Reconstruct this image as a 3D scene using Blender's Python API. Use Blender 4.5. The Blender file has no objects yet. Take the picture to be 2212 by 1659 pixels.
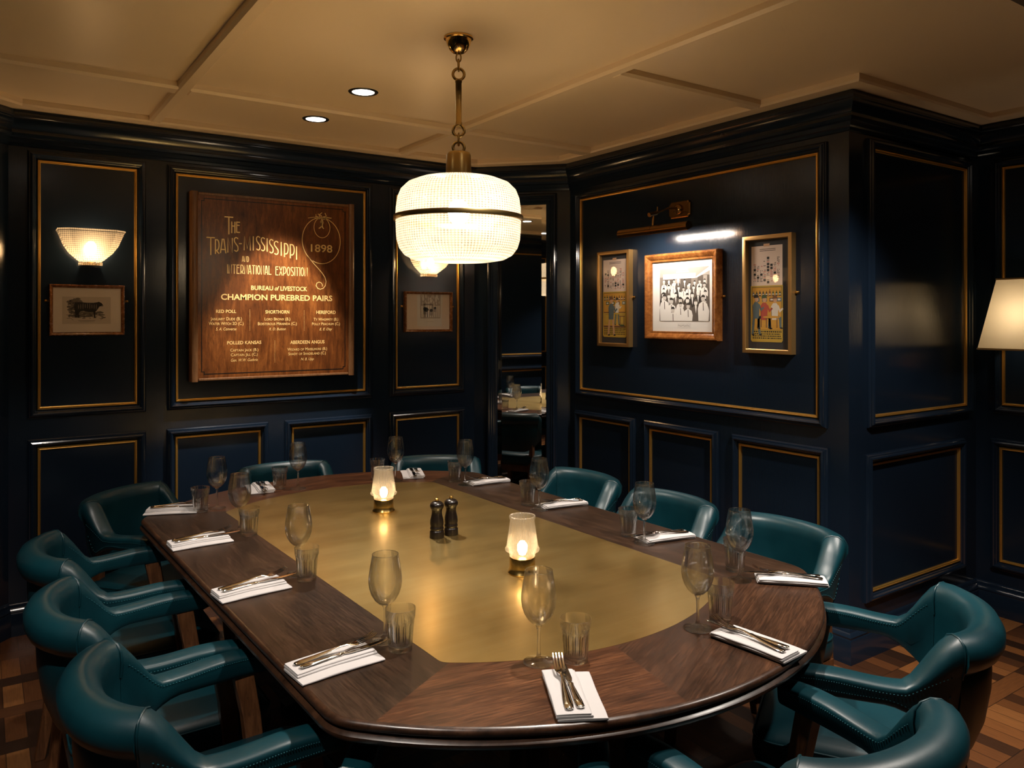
import bpy, math, random
from mathutils import Vector, Matrix
PI = math.pi
SC = bpy.context.scene
COL = SC.collection

# ------------------------------------------------------------------ camera, world, exposure
YAW = math.atan(1146 / 1680)                     # heading measured from +Y towards +X
cam = bpy.data.cameras.new('camera'); CAM = bpy.data.objects.new('camera', cam); COL.objects.link(CAM)
CAM.location = (0, 0, 1.55); CAM.rotation_euler = (PI / 2, 0, -YAW)
cam.sensor_width = 36; cam.lens = 36 * 1680 / 2212
cam.shift_y = -(829.5 - 685) / 2212; cam.clip_start = .02
SC.camera = CAM
W = bpy.data.worlds.new('world'); SC.world = W; W.use_nodes = True
W.node_tree.nodes['Background'].inputs[0].default_value = (1, .8, .6, 1)
W.node_tree.nodes['Background'].inputs[1].default_value = .004
vs = SC.view_settings
vs.view_transform = 'Standard'; vs.look = 'None'; vs.gamma = 1; vs.exposure = 0.35; vs.use_curve_mapping = False
cy = SC.cycles
cy.max_bounces = 12; cy.diffuse_bounces = 4; cy.glossy_bounces = 6; cy.transmission_bounces = 12
cy.transparent_max_bounces = 24; cy.caustics_reflective = True; cy.caustics_refractive = True
cy.sample_clamp_indirect = 4; cy.blur_glossy = .4; cy.use_denoising = True; cy.use_light_tree = True; cy.use_adaptive_sampling = True; cy.adaptive_threshold = .018

WARM = (1, .64, .30); MILD = (1, .90, .80)
def spot(x, y, power, aim=None, size=80, blend=.6, color=MILD, radius=.035, z=2.555):
    l = bpy.data.lights.new('downlight_beam', 'SPOT'); l.energy = power; l.color = color
    l.spot_size = math.radians(size); l.spot_blend = blend; l.shadow_soft_size = radius
    o = bpy.data.objects.new('downlight_beam', l); COL.objects.link(o); o.location = (x, y, z)
    d = Vector((aim or (x, y, 0))) - Vector((x, y, z))
    o.rotation_euler = d.to_track_quat('-Z', 'Y').to_euler()
    return o
# recessed ceiling downlights: place, power, aim, cone
DOWN = [(1.457, 3.355, 90, (1.50, 3.00, .75), 72), (1.45, 3.954, 170, (1.40, 4.45, 1.22), 44),
        (1.457, 1.645, 150, (1.55, 1.95, .75), 92), (1.45, 1.0, 50, (1.45, 1.1, 0), 84),
        (-.18, 1.10, 95, (.22, 1.95, .25), 72), (.30, 2.45, 40, (.42, 3.3, .4), 76),
        (2.60, 1.18, 85, (2.85, 2.1, .6), 84), (2.66, .62, 110, (2.45, .9, 0), 84)]
for x, y, p, aim, sz in DOWN: spot(x, y, p, aim, sz)

# ------------------------------------------------------------------ mesh helpers
class MB:
    def __init__(s): s.v, s.f, s.mi, s.k = [], [], [], 0
    def add(s, vs, fs):
        n = len(s.v); s.v += [tuple(p) for p in vs]
        for f in fs: s.f.append(tuple(i + n for i in f)); s.mi.append(s.k)
        return s
    def box(s, x0, x1, y0, y1, z0, z1):
        v = [(x0,y0,z0),(x1,y0,z0),(x1,y1,z0),(x0,y1,z0),(x0,y0,z1),(x1,y0,z1),(x1,y1,z1),(x0,y1,z1)]
        return s.add(v, [(0,3,2,1),(4,5,6,7),(0,1,5,4),(1,2,6,5),(2,3,7,6),(3,0,4,7)])
    def lathe(s, prof, n=32, c=(0,0,0), cap0=False, cap1=False, closed=False, rad=None):
        v, f = [], []
        m = len(prof)
        for r, z in prof:
            for i in range(n):
                a = 2*PI*i/n; k = rad(a, z) if rad else 1
                v.append((c[0]+r*k*math.cos(a), c[1]+r*k*math.sin(a), c[2]+z))
        for j in range(m if closed else m-1):
            j2 = (j+1) % m
            for i in range(n):
                i2 = (i+1) % n; f.append((j*n+i, j*n+i2, j2*n+i2, j2*n+i))
        if cap0: f.append(tuple(reversed(range(n))))
        if cap1: f.append(tuple(range((m-1)*n, m*n)))
        return s.add(v, f)
    def loft(s, rings, closed_ring=True, cap=True, loop=False):
        n = len(rings[0]); v = [p for r in rings for p in r]; f = []
        R = len(rings)
        for j in range(R if loop else R-1):
            j2 = (j+1) % R
            for i in range(n if closed_ring else n-1):
                i2 = (i+1) % n; f.append((j*n+i, j*n+i2, j2*n+i2, j2*n+i))
        if cap and not loop and closed_ring:
            f.append(tuple(reversed(range(n)))); f.append(tuple(range((R-1)*n, R*n)))
        return s.add(v, f)
    def tube(s, pts, r, n=8, cap=True, loop=False):
        P = [Vector(p) for p in pts]; rings = []; up = None
        for i, p in enumerate(P):
            if loop: t = P[(i+1) % len(P)] - P[i-1]
            else: t = P[min(i+1, len(P)-1)] - P[max(i-1, 0)]
            t.normalize()
            if up is None: up = t.orthogonal().normalized()
            else: up = (up - t*up.dot(t)).normalized()
            b = t.cross(up); rr = r[i] if isinstance(r, (list, tuple)) else r
            rings.append([tuple(p + (up*math.cos(2*PI*k/n) + b*math.sin(2*PI*k/n))*rr) for k in range(n)])
        return s.loft(rings, cap=cap, loop=loop)
    def poly(s, pts, d, flip=False):               # flat polygon in (a,b), depth -d in local y
        v = [(a, -d, b) for a, b in pts]
        return s.add(v, [tuple(range(len(v)))])
    def prism(s, pts, z0, z1):                     # xy outline extruded in z
        n = len(pts); v = [(x,y,z0) for x,y in pts] + [(x,y,z1) for x,y in pts]
        return s.add(v, [tuple(reversed(range(n))), tuple(range(n,2*n))] + [(i,(i+1)%n,n+(i+1)%n,n+i) for i in range(n)])
    def build(s, name, m, parent=None, smooth=None, subsurf=0, bevel=0, weld=0):
        me = bpy.data.meshes.new(name); me.from_pydata(s.v, [], s.f); me.validate(); me.update()
        for x in (m if isinstance(m, (list, tuple)) else [m]): me.materials.append(x)
        if len(me.polygons) == len(s.mi): me.polygons.foreach_set('material_index', s.mi)
        import bmesh
        b = bmesh.new(); b.from_mesh(me)
        if weld: bmesh.ops.remove_doubles(b, verts=b.verts, dist=weld)
        bmesh.ops.recalc_face_normals(b, faces=b.faces); b.to_mesh(me); b.free()
        if smooth is not None:
            me.shade_smooth()
            if smooth < 179: me.set_sharp_from_angle(angle=math.radians(smooth))
        o = bpy.data.objects.new(name, me); COL.objects.link(o)
        if parent: o.parent = parent
        if bevel:
            q = o.modifiers.new('b', 'BEVEL'); q.width = bevel; q.segments = 2; q.limit_method = 'ANGLE'; q.harden_normals = False
        if subsurf:
            q = o.modifiers.new('s', 'SUBSURF'); q.levels = subsurf; q.render_levels = subsurf
        return o
def tag(o, label, cat, group=None, kind=None):
    o['label'] = label; o['category'] = cat
    if group: o['group'] = group
    if kind: o['kind'] = kind
    return o
def thing(name, label, cat, loc=(0,0,0), rz=0, group=None, kind=None):
    o = bpy.data.objects.new(name, None); COL.objects.link(o); o.empty_display_size = .05
    o.location = loc; o.rotation_euler = (0, 0, rz)
    return tag(o, label, cat, group, kind)
def copy_tree(o, parent=None):
    c = o.copy(); COL.objects.link(c)
    if parent: c.parent = parent
    for ch in list(o.children): copy_tree(ch, c)
    return c
def circle(r, n=24, a0=0, a1=2*PI, c=(0,0)):
    full = abs(a1-a0-2*PI) < 1e-6
    return [(c[0]+r*math.cos(a0+(a1-a0)*i/(n if full else n-1)), c[1]+r*math.sin(a0+(a1-a0)*i/(n if full else n-1))) for i in range(n)]
def lerp(a, b, t): return a + (b-a)*t
def sm(t, a, b):
    t = min(1, max(0, (t-a)/(b-a))); return t*t*(3-2*t)

# ------------------------------------------------------------------ materials
class NT:
    def __init__(s, m): s.t = m.node_tree; s.n = s.t.nodes; s.l = s.t.links
    def __call__(s, kind, **kw):
        o = s.n.new(kind)
        for k, v in kw.items():
            if k in ('ins',):
                for a, b in v.items(): s.put(o.inputs[a], b)
            else: setattr(o, k, v)
        return o
    def put(s, inp, v):
        if isinstance(v, bpy.types.NodeSocket): s.l.new(v, inp)
        else: inp.default_value = v
    def math(s, op, a, b=0, c=0):
        o = s.n.new('ShaderNodeMath'); o.operation = op
        s.put(o.inputs[0], a); s.put(o.inputs[1], b); s.put(o.inputs[2], c); return o.outputs[0]
    def ramp(s, fac, stops):
        o = s.n.new('ShaderNodeValToRGB'); e = o.color_ramp.elements
        while len(e) < len(stops): e.new(.5)
        for i, (p, c) in enumerate(stops): e[i].position = p; e[i].color = (*c, 1)
        s.put(o.inputs[0], fac); return o.outputs[0]
    def mix(s, f, a, b):
        o = s.n.new('ShaderNodeMix'); o.data_type = 'RGBA'
        s.put(o.inputs[0], f)
        for i, c in ((6, a), (7, b)): s.put(o.inputs[i], c if isinstance(c, bpy.types.NodeSocket) else (*c, 1))
        return o.outputs[2]
    def coord(s, scale=(1,1,1), rot=(0,0,0), out='Object'):
        c = s('ShaderNodeTexCoord'); m = s('ShaderNodeMapping'); m.inputs['Scale'].default_value = scale; m.inputs['Rotation'].default_value = rot
        s.l.new(c.outputs[out], m.inputs[0]); return m.outputs[0]
    def noise(s, vec, scale, detail=4, rough=.55, dist=0):
        o = s('ShaderNodeTexNoise'); s.l.new(vec, o.inputs['Vector'])
        o.inputs['Scale'].default_value = scale; o.inputs['Detail'].default_value = detail; o.inputs['Roughness'].default_value = rough; o.inputs['Distortion'].default_value = dist
        return o.outputs['Fac']
    def bump(s, h, strength, dist=.002):
        o = s('ShaderNodeBump'); o.inputs['Strength'].default_value = strength; o.inputs['Distance'].default_value = dist
        s.l.new(h, o.inputs['Height']); return o.outputs[0]
def new(name):
    m = bpy.data.materials.new(name); m.use_nodes = True; return m, NT(m), m.node_tree.nodes['Principled BSDF']
def plain(name, c, rough=.5, metal=0, spec=.5, coat=0):
    m, n, b = new(name); b.inputs['Base Color'].default_value = (*c, 1); b.inputs['Roughness'].default_value = rough
    b.inputs['Metallic'].default_value = metal; b.inputs['Specular IOR Level'].default_value = spec; b.inputs['Coat Weight'].default_value = coat
    return m
def emit(name, c, s):
    m, n, b = new(name); n.n.remove(b); e = n('ShaderNodeEmission'); e.inputs[0].default_value = (*c, 1); e.inputs[1].default_value = s
    n.l.new(e.outputs[0], n.n['Material Output'].inputs[0]); return m
M = {}
def lacquer(name, c, rough=.17, grain=(38,38,2.2), strength=.22):
    m, n, b = new(name)
    v = n.coord(grain); h = n.noise(v, 6, 5, .6); v2 = n.coord((1,1,1)); h2 = n.noise(v2, 5, 3)
    b.inputs['Base Color'].default_value = (*c, 1)
    n.l.new(n.math('MULTIPLY_ADD', h2, .12, rough-.06), b.inputs['Roughness'])
    n.l.new(n.bump(h, strength, .0012), b.inputs['Normal']); b.inputs['Specular IOR Level'].default_value = .55
    return m
M['navy'] = lacquer('navy_lacquer', (.0080, .0155, .0290))
M['navy_trim'] = lacquer('navy_lacquer_trim', (.0080, .0155, .0290), .15, (12,12,12), .12)
M['cream'] = plain('cream_paint', (.78, .61, .41), .38)
M['gilt'] = plain('gilt_bead', (.72, .42, .10), .34, .85)
M['gilt2'] = plain('gilt_letter', (.95, .66, .26), .38, .35)
M['gold_frame'] = lacquer('gold_leaf_frame', (.55, .33, .12), .34, (60,60,60), .15)
M['gold_frame'].node_tree.nodes['Principled BSDF'].inputs['Metallic'].default_value = .8
M['brass'] = plain('polished_brass', (.83, .56, .20), .12, 1)
M['aged_brass'] = plain('aged_brass', (.42, .29, .11), .30, 1)
M['dark_brass'] = plain('bronzed_brass', (.30, .17, .055), .26, 1)
M['steel'] = plain('polished_cutlery_steel', (.86, .84, .80), .09, 1)
M['black'] = plain('black_lacquer', (.006, .006, .006), .3)
M['mat_board'] = plain('cream_mount_card', (.76, .64, .52), .9)
M['white_card'] = plain('white_mount_card', (.80, .79, .76), .8)
M['backing'] = plain('dark_backing_cloth', (.035, .034, .036), .9)
M['linen'] = plain('white_linen', (.41, .39, .385), .95)
M['pepper_wood'] = lacquer('dark_stained_mill_wood', (.007,.004,.0028), .30, (8,8,60), .1)
def table_brass():
    m, n, b = new('patinated_table_brass')
    a = n.noise(n.coord((1,1,1)), 2.6, 4, .5, .3); st = n.noise(n.coord((1.1,9,1)), 3.0, 4, .6)
    f = n.math('ADD', n.math('MULTIPLY', a, .7), n.math('MULTIPLY', st, .3))
    c = n.ramp(f, [(.30, (.44,.29,.095)), (.5, (.54,.38,.14)), (.70, (.62,.46,.19))])
    bp = n.bump(st, .02, .0005); out = n.n['Material Output']
    b2 = n('ShaderNodeBsdfPrincipled'); mx = n('ShaderNodeMixShader'); mx.inputs[0].default_value = .42
    for q, r0 in ((b, .36), (b2, .15)):
        n.l.new(c, q.inputs['Base Color']); q.inputs['Metallic'].default_value = 1; n.l.new(bp, q.inputs['Normal'])
        n.l.new(n.math('MULTIPLY_ADD', n.noise(n.coord((1,2.2,1)), 4.5, 3), .10, r0), q.inputs['Roughness'])
    n.l.new(b.outputs[0], mx.inputs[1]); n.l.new(b2.outputs[0], mx.inputs[2]); n.l.new(mx.outputs[0], out.inputs[0]); return m
M['table_brass'] = table_brass()
def wood(name, dark, mid, light, rough=.33, scale=(2,30,30), figure=(1.5,5,5), spec=.5, coat=0, bump=.12):
    m, n, b = new(name)
    g = n.noise(n.coord(scale), 4, 6, .65, .3); f = n.noise(n.coord(figure), 2.2, 4, .6, 1.2)
    p = n.noise(n.coord((scale[0]*2.2, scale[1]*3, scale[2]*3)), 7, 3)
    t = n.math('ADD', n.math('MULTIPLY', g, .55), n.math('MULTIPLY', f, .45))
    c = n.ramp(t, [(.34, dark), (.5, mid), (.66, light)])
    c = n.mix(n.ramp(p, [(.56, (0,0,0)), (.70, (.6,.6,.6))]), c, tuple(x*.45 for x in dark))
    n.l.new(c, b.inputs['Base Color']); n.l.new(n.math('MULTIPLY_ADD', g, .15, rough-.07), b.inputs['Roughness'])
    n.l.new(n.bump(g, bump, .0008), b.inputs['Normal']); b.inputs['Specular IOR Level'].default_value = spec; b.inputs['Coat Weight'].default_value = coat
    b.inputs['Coat Roughness'].default_value = .2
    return m
M['walnut'] = wood('reddish_walnut_veneer', (.016,.0062,.0030), (.054,.020,.0085), (.125,.048,.019), .33, (3,44,44), (1.2,7,7), .3)
M['walnut_mid'] = wood('brown_walnut_veneer', (.010,.0046,.0026), (.034,.0145,.0072), (.080,.034,.016), .33, (3,50,50), (1.2,8,8), .3)
M['walnut_dark'] = wood('dark_walnut_veneer', (.007,.0036,.0021), (.022,.0108,.0058), (.050,.025,.0135), .33, (3,44,44), (1.2,7,7), .3)
M['edge_wood'] = wood('dark_edge_moulding', (.014,.0062,.0032), (.032,.0135,.0068), (.056,.024,.0115), .30, (8,8,8), (4,4,4), .5, 0, .03)
M['oak'] = wood('brown_oak_leg', (.055,.020,.007), (.11,.042,.015), (.17,.070,.026), .38, (30,30,2), (5,5,1.5))
M['board'] = wood('flamed_mahogany_board', (.052,.015,.004), (.135,.040,.0085), (.26,.088,.018), .30, (14,14,2.0), (3,3,1.6))
M['rail'] = wood('brown_rail_wood', (.10,.042,.016), (.17,.078,.030), (.24,.115,.046), .36, (40,40,2.4), (9,9,1))
M['frame_wood'] = wood('reddish_frame_wood', (.13,.042,.011), (.24,.085,.020), (.36,.15,.04), .2, (14,14,14), (6,6,6))
M['frame_brown'] = wood('brown_frame_wood', (.10,.036,.010), (.20,.078,.022), (.30,.125,.04), .26, (14,14,14), (6,6,6))
def leather():
    m, n, b = new('teal_leather')
    v = n.coord((1,1,1)); f = n.noise(v, 5, 3); g = n.noise(v, 260, 3)
    n.l.new(n.ramp(f, [(.3, (.0004,.018,.0255)), (.7, (.0009,.030,.0405))]), b.inputs['Base Color'])
    n.l.new(n.math('MULTIPLY_ADD', f, .12, .32), b.inputs['Roughness'])
    h = n.math('ADD', n.math('MULTIPLY', g, .35), n.math('MULTIPLY', n.noise(v, 22, 3), 1.0))
    n.l.new(n.bump(h, .16, .0016), b.inputs['Normal']); b.inputs['Specular IOR Level'].default_value = .48
    return m
M['leather'] = leather()
M['thread'] = plain('teal_thread', (.012, .10, .125), .7)
def parquet():
    m, n, b = new('ladder_parquet')
    c = n('ShaderNodeTexCoord'); x = n('ShaderNodeSeparateXYZ'); n.l.new(c.outputs['Object'], x.inputs[0])
    X, Y = x.outputs[0], x.outputs[1]
    P = .301
    ry = n.math('DIVIDE', n.math('SUBTRACT', 3.894+P*20, Y), P)        # counts down from a row top
    row = n.math('FLOOR', ry); fy = n.math('FRACT', ry)
    isdiv = n.math('GREATER_THAN', fy, .714)
    ix = n.math('DIVIDE', X, .0715); ixr = n.math('FLOOR', ix); fx = n.math('FRACT', ix)
    jx = n.math('ADD', n.math('DIVIDE', X, .62), n.math('MULTIPLY', row, .37)); jxr = n.math('FLOOR', jx)
    idx = n.math('ADD', n.math('MULTIPLY', ixr, n.math('SUBTRACT', 1, isdiv)), n.math('MULTIPLY', n.math('ADD', jxr, 500.5), isdiv))
    cv = n('ShaderNodeCombineXYZ'); n.l.new(idx, cv.inputs[0]); n.l.new(row, cv.inputs[1])
    wn = n('ShaderNodeTexWhiteNoise'); wn.noise_dimensions = '2D'; n.l.new(cv.outputs[0], wn.inputs['Vector'])
    base = n.ramp(wn.outputs['Value'], [(0, (.026,.010,.0045)), (.3, (.065,.023,.008)), (.6, (.14,.048,.014)), (.85, (.26,.095,.026)), (1, (.36,.15,.045))])
    g1 = n.noise(n.coord((34,2.5,1)), 5, 5, .6); g2 = n.noise(n.coord((2.5,34,1)), 5, 5, .6)
    g = n.math('ADD', n.math('MULTIPLY', g1, n.math('SUBTRACT', 1, isdiv)), n.math('MULTIPLY', g2, isdiv))
    col = n.mix(n.math('MULTIPLY', g, .7), base, (.012, .006, .003))
    ex = n.math('LESS_THAN', n.math('MINIMUM', fx, n.math('SUBTRACT', 1, fx)), .022)
    e1 = n.math('MULTIPLY', ex, n.math('SUBTRACT', 1, isdiv))
    e2 = n.math('LESS_THAN', n.math('MINIMUM', n.math('MINIMUM', fy, n.math('SUBTRACT', 1, fy)), n.math('ABSOLUTE', n.math('SUBTRACT', fy, .714))), .006)
    e = n.math('MAXIMUM', e1, e2)
    col = n.mix(n.math('MULTIPLY', e, .75), col, (.008, .004, .002))
    n.l.new(col, b.inputs['Base Color']); n.l.new(n.math('MULTIPLY_ADD', g, .25, .28), b.inputs['Roughness'])
    n.l.new(n.bump(n.math('SUBTRACT', g, e), .15, .001), b.inputs['Normal'])
    return m
M['parquet'] = parquet()
def pane(name, f0=.04, tint=(1,1,1), rough=0, edge=None):
    """thin clear glass: Fresnel mix of see-through and mirror reflection"""
    m, n, b = new(name); n.n.remove(b)
    t = n('ShaderNodeBsdfTransparent'); t.inputs[0].default_value = (*tint, 1)
    g = n('ShaderNodeBsdfGlossy'); g.inputs['Roughness'].default_value = rough
    lw = n('ShaderNodeLayerWeight'); lw.inputs[0].default_value = .5
    if edge: n.l.new(n.ramp(lw.outputs['Facing'], [(0, tint), (.72, tint), (1, (edge, edge, edge))]), t.inputs[0])
    fr = n.math('MULTIPLY_ADD', n.math('POWER', lw.outputs['Facing'], 4.5), .80, f0)
    x = n('ShaderNodeMixShader'); n.l.new(fr, x.inputs[0]); n.l.new(t.outputs[0], x.inputs[1]); n.l.new(g.outputs[0], x.inputs[2])
    n.l.new(x.outputs[0], n.n['Material Output'].inputs[0]); return m
M['pane'] = pane('picture_glass', .03)
M['thin'] = pane('thin_crystal', .05, (.975, .98, .975), 0, .30)
def solid_glass(name, clear=.45):
    m, n, b = new(name); n.n.remove(b)
    g = n('ShaderNodeBsdfGlass'); g.inputs['IOR'].default_value = 1.48; g.inputs['Roughness'].default_value = 0
    t = n('ShaderNodeBsdfTransparent'); t.inputs[0].default_value = (.96, .97, .96, 1)
    x = n('ShaderNodeMixShader'); x.inputs[0].default_value = clear
    n.l.new(g.outputs[0], x.inputs[1]); n.l.new(t.outputs[0], x.inputs[2])
    n.l.new(x.outputs[0], n.n['Material Output'].inputs[0]); return m
M['glass'] = solid_glass('moulded_glass', .42)
def crystal():
    m, n, b = new('blown_crystal'); n.n.remove(b)
    g = n('ShaderNodeBsdfGlass'); g.inputs['IOR'].default_value = 1.48; g.inputs['Roughness'].default_value = 0
    t = n('ShaderNodeBsdfTransparent'); q = n('ShaderNodeBsdfGlossy'); q.inputs['Roughness'].default_value = .01
    lw = n('ShaderNodeLayerWeight'); lw.inputs[0].default_value = .5
    n.l.new(n.ramp(lw.outputs['Facing'], [(0, (.995,.997,.995)), (.7, (.985,.988,.985)), (1, (.62,.62,.62))]), t.inputs[0])
    f = n.math('MULTIPLY_ADD', n.math('POWER', lw.outputs['Facing'], 4), .75, .028)
    a = n('ShaderNodeMixShader'); n.l.new(f, a.inputs[0]); n.l.new(t.outputs[0], a.inputs[1]); n.l.new(q.outputs[0], a.inputs[2])
    x = n('ShaderNodeMixShader'); x.inputs[0].default_value = .68; n.l.new(g.outputs[0], x.inputs[1]); n.l.new(a.outputs[0], x.inputs[2])
    n.l.new(x.outputs[0], n.n['Material Output'].inputs[0]); return m
M['crystal'] = crystal()
def lampglass(name, trans, white, ribs, tint=(1,.97,.92), gloss=.12, amp=.09):
    """prismatic lamp glass: part see-through, part light-scattering, glossy skin; ribs = (vertical count, horizontal per metre)"""
    m, n, b = new(name); n.n.remove(b)
    c = n('ShaderNodeTexCoord'); x = n('ShaderNodeSeparateXYZ'); n.l.new(c.outputs['Object'], x.inputs[0])
    ang = n.math('ARCTAN2', x.outputs[1], x.outputs[0])
    wv = n.math('SINE', n.math('MULTIPLY', ang, ribs[0])); h = wv
    if ribs[1]:
        wz = n.math('SINE', n.math('MULTIPLY', x.outputs[2], ribs[1]*2*PI)); h = n.math('ADD', wv, wz)
    if len(ribs) > 2: h = n.math('ADD', h, n.math('SINE', n.math('MULTIPLY', x.outputs[0], ribs[2]*2*PI)))
    fac = n.math('MULTIPLY_ADD', h, amp, white)
    bp = n.bump(h, .6, .0015)
    t = n('ShaderNodeBsdfTransparent'); t.inputs[0].default_value = (*tint, 1)
    tl = n('ShaderNodeBsdfTranslucent'); tl.inputs[0].default_value = (*tint, 1)
    df = n('ShaderNodeBsdfDiffuse'); df.inputs[0].default_value = (.8, .8, .78, 1)
    a = n('ShaderNodeMixShader'); a.inputs[0].default_value = .25; n.l.new(tl.outputs[0], a.inputs[1]); n.l.new(df.outputs[0], a.inputs[2])
    g = n('ShaderNodeBsdfGlossy'); g.inputs['Roughness'].default_value = .08; n.l.new(bp, g.inputs['Normal'])
    s1 = n('ShaderNodeMixShader'); n.l.new(fac, s1.inputs[0]); n.l.new(t.outputs[0], s1.inputs[1]); n.l.new(a.outputs[0], s1.inputs[2])
    s2 = n('ShaderNodeMixShader'); s2.inputs[0].default_value = gloss; n.l.new(s1.outputs[0], s2.inputs[1]); n.l.new(g.outputs[0], s2.inputs[2])
    n.l.new(s2.outputs[0], n.n['Material Output'].inputs[0]); return m
M['pendant_glass'] = lampglass('prismatic_pendant_glass', .5, .40, (120, 120), (1,.97,.92), .12, .13)
M['sconce_glass'] = lampglass('ribbed_sconce_glass', .4, .34, (0, 105, 125), (1,.93,.80), .12, .10)
M['candle_glass'] = lampglass('ribbed_candle_glass', .6, .17, (56, 0), (1,.96,.88), .16, .15)
def shade_cloth():
    m, n, b = new('cream_shade_cloth'); n.n.remove(b)
    tl = n('ShaderNodeBsdfTranslucent'); tl.inputs[0].default_value = (.85,.74,.52,1)
    df = n('ShaderNodeBsdfDiffuse'); df.inputs[0].default_value = (.75,.62,.40,1)
    a = n('ShaderNodeMixShader'); a.inputs[0].default_value = .4; n.l.new(tl.outputs[0], a.inputs[1]); n.l.new(df.outputs[0], a.inputs[2])
    n.l.new(a.outputs[0], n.n['Material Output'].inputs[0]); return m
M['shade'] = shade_cloth()
M['mirror'] = plain('silvered_mirror', (.86, .86, .84), .015, 1)
M['led'] = emit('downlight_diffuser', (1, .90, .78), 10)
M['pendant_bulb'] = emit('pendant_bulb_glow', (1,.77,.50), 100)
M['sconce_bulb'] = emit('sconce_bulb_glow', (1,.62,.30), 80)
M['candle_bulb'] = emit('candle_bulb_glow', (1,.72,.42), 15)
M['shade_bulb'] = emit('shade_bulb_glow', (1,.80,.58), 26)
M['strip_bulb'] = emit('picture_light_tube_glow', (1,.88,.76), 240)

# ------------------------------------------------------------------ room shell
A = (.108, 4.5); B = (2.76, 4.5); C = (3.214, 4.03); D = (3.214, 2.03); E_ = (4.376, 2.03); F_ = (4.376, -1.2); G = (-.62, -1.2); Hh = (-.62, 3.77)
LOOP = [A, B, C, D, E_, F_, G, Hh]
WN = ['back', 'rear_right_corner', 'right', 'right_return', 'far_right', 'front', 'left', 'rear_left_corner']
WL = ['navy lacquered panelled back wall carrying the wooden board', 'narrow navy diagonal wall holding the tall mirror',
      'navy panelled right wall carrying the three framed pictures', 'navy panelled return wall right of the outside corner',
      'navy panelled wall at the far right behind the shaded lamp', 'navy panelled wall behind the viewpoint',
      'navy panelled wall along the left side, seen only in the mirror', 'narrow navy diagonal wall at the far left edge']
class Pl:                                          # a wall plane: local x along it, local y into the wall
    def __init__(s, p, q):
        s.p = Vector((*p, 0)); s.d = (Vector((*q, 0)) - s.p); s.L = s.d.length; s.u = s.d.normalized(); s.n = Vector((s.u.y, -s.u.x, 0))
        s.rz = math.atan2(s.u.y, s.u.x)
    def P(s, a, z, h=0): v = s.p + s.u*a + s.n*h; return (v.x, v.y, z)
WALLS = {}
HC = 2.59
def miter(path, i, off, loop=True):
    n = len(path); a, b, c = Vector(path[i-1]), Vector(path[i]), Vector(path[(i+1) % n])
    d1 = (b-a).normalized(); d2 = (c-b).normalized()
    n1 = Vector((d1.y, -d1.x)); n2 = Vector((d2.y, -d2.x))
    m = (n1+n2); m = m / (m.length_squared/2) if m.length_squared > 1e-9 else n1
    return b + m*off
for k, nm in enumerate(WN):
    p, q = LOOP[k], LOOP[(k+1) % 8]
    WALLS[nm] = Pl(p, q)
    po, qo = miter(LOOP, k, -.12), miter(LOOP, (k+1) % 8, -.12)
    mb = MB(); mb.prism([p, q, tuple(qo), tuple(po)], 0, HC)
    tag(mb.build('wall_'+nm, M['navy']), WL[k], 'wall', kind='structure')
mb = MB(); mb.prism(list(reversed(LOOP)), -.06, 0)
tag(mb.build('floor', M['parquet']), 'multi-tone brown ladder parquet floor', 'floor', kind='structure')
mb = MB(); mb.prism(list(reversed(LOOP)), HC, HC+.08)
tag(mb.build('ceiling', M['cream']), 'warm cream painted ceiling', 'ceiling', kind='structure')
TR = [0]
def trim(mb, mat, label, parts=(), smooth=30):
    TR[0] += 1
    o = tag(mb.build('trim_%d' % TR[0], mat, smooth=smooth), label, 'moulding', kind='structure')
    for nm, m2, mat2 in parts: m2.build(nm, mat2, o, smooth=smooth)
    return o
def sweep(path, prof, closed=True):
    """prof: (offset into the room, z) swept along the wall loop with mitres"""
    mb = MB(); rings = []
    for i in range(len(path)):
        rings.append([(*miter(path, i, d), z) for d, z in prof])
    mb.loft(rings, closed_ring=True, cap=False, loop=True); return mb
CROWN = [(0,2.385),(.010,2.388),(.012,2.402),(.018,2.408),(.020,2.425),(.030,2.432),(.034,2.445),(.030,2.452),(.030,2.462),(.036,2.468),(.046,2.490),(.052,2.510),(.052,2.516),(.058,2.520),(.058,2.532),(.050,2.545),(.046,2.556),(0,2.556)]
trim(sweep(LOOP, CROWN), M['navy_trim'], 'stepped glossy navy crown moulding under the ceiling')
trim(sweep(LOOP, [(0,2.556),(.125,2.556),(.131,2.566),(.131,HC),(0,HC)]), M['cream'], 'flat cream border strip around the ceiling edge')
BASE = [(0,0),(.026,0),(.026,.105),(.022,.112),(.024,.120),(.018,.132),(.012,.138),(.010,.150),(.004,.158),(0,.160)]
o = sweep(LOOP, BASE).build('baseboard_all', M['navy_trim'], smooth=30); tag(o, 'tall navy skirting board round the room foot', 'skirting board', kind='structure'); o.name = 'baseboard_back'
def strip(x0, x1, y0, y1, label):
    mb = MB(); e = .010
    a = [(x0-e,y0-e),(x1+e,y0-e),(x1+e,y1+e),(x0-e,y1+e)]; b = [(x0,y0),(x1,y0),(x1,y1),(x0,y1)]
    mb.loft([[(*p, HC) for p in a], [(*p, 2.568) for p in a], [(*p, 2.556) for p in b]]); trim(mb, M['cream'], label)
strip(.725, .765, -1.05, 4.36, 'cream ceiling strip running left of the wooden board')
strip(2.145, 2.185, -1.05, 4.36, 'cream ceiling strip running right of the pendant lamp')
strip(-.5, .716, 3.672, 3.745, 'cream ceiling cross strip over the rear left chair')
strip(.774, 2.136, 3.672, 3.745, 'cream ceiling cross strip between the two lit downlights')
strip(2.194, 3.085, 3.672, 3.745, 'cream ceiling cross strip beside the mirror')
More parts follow.
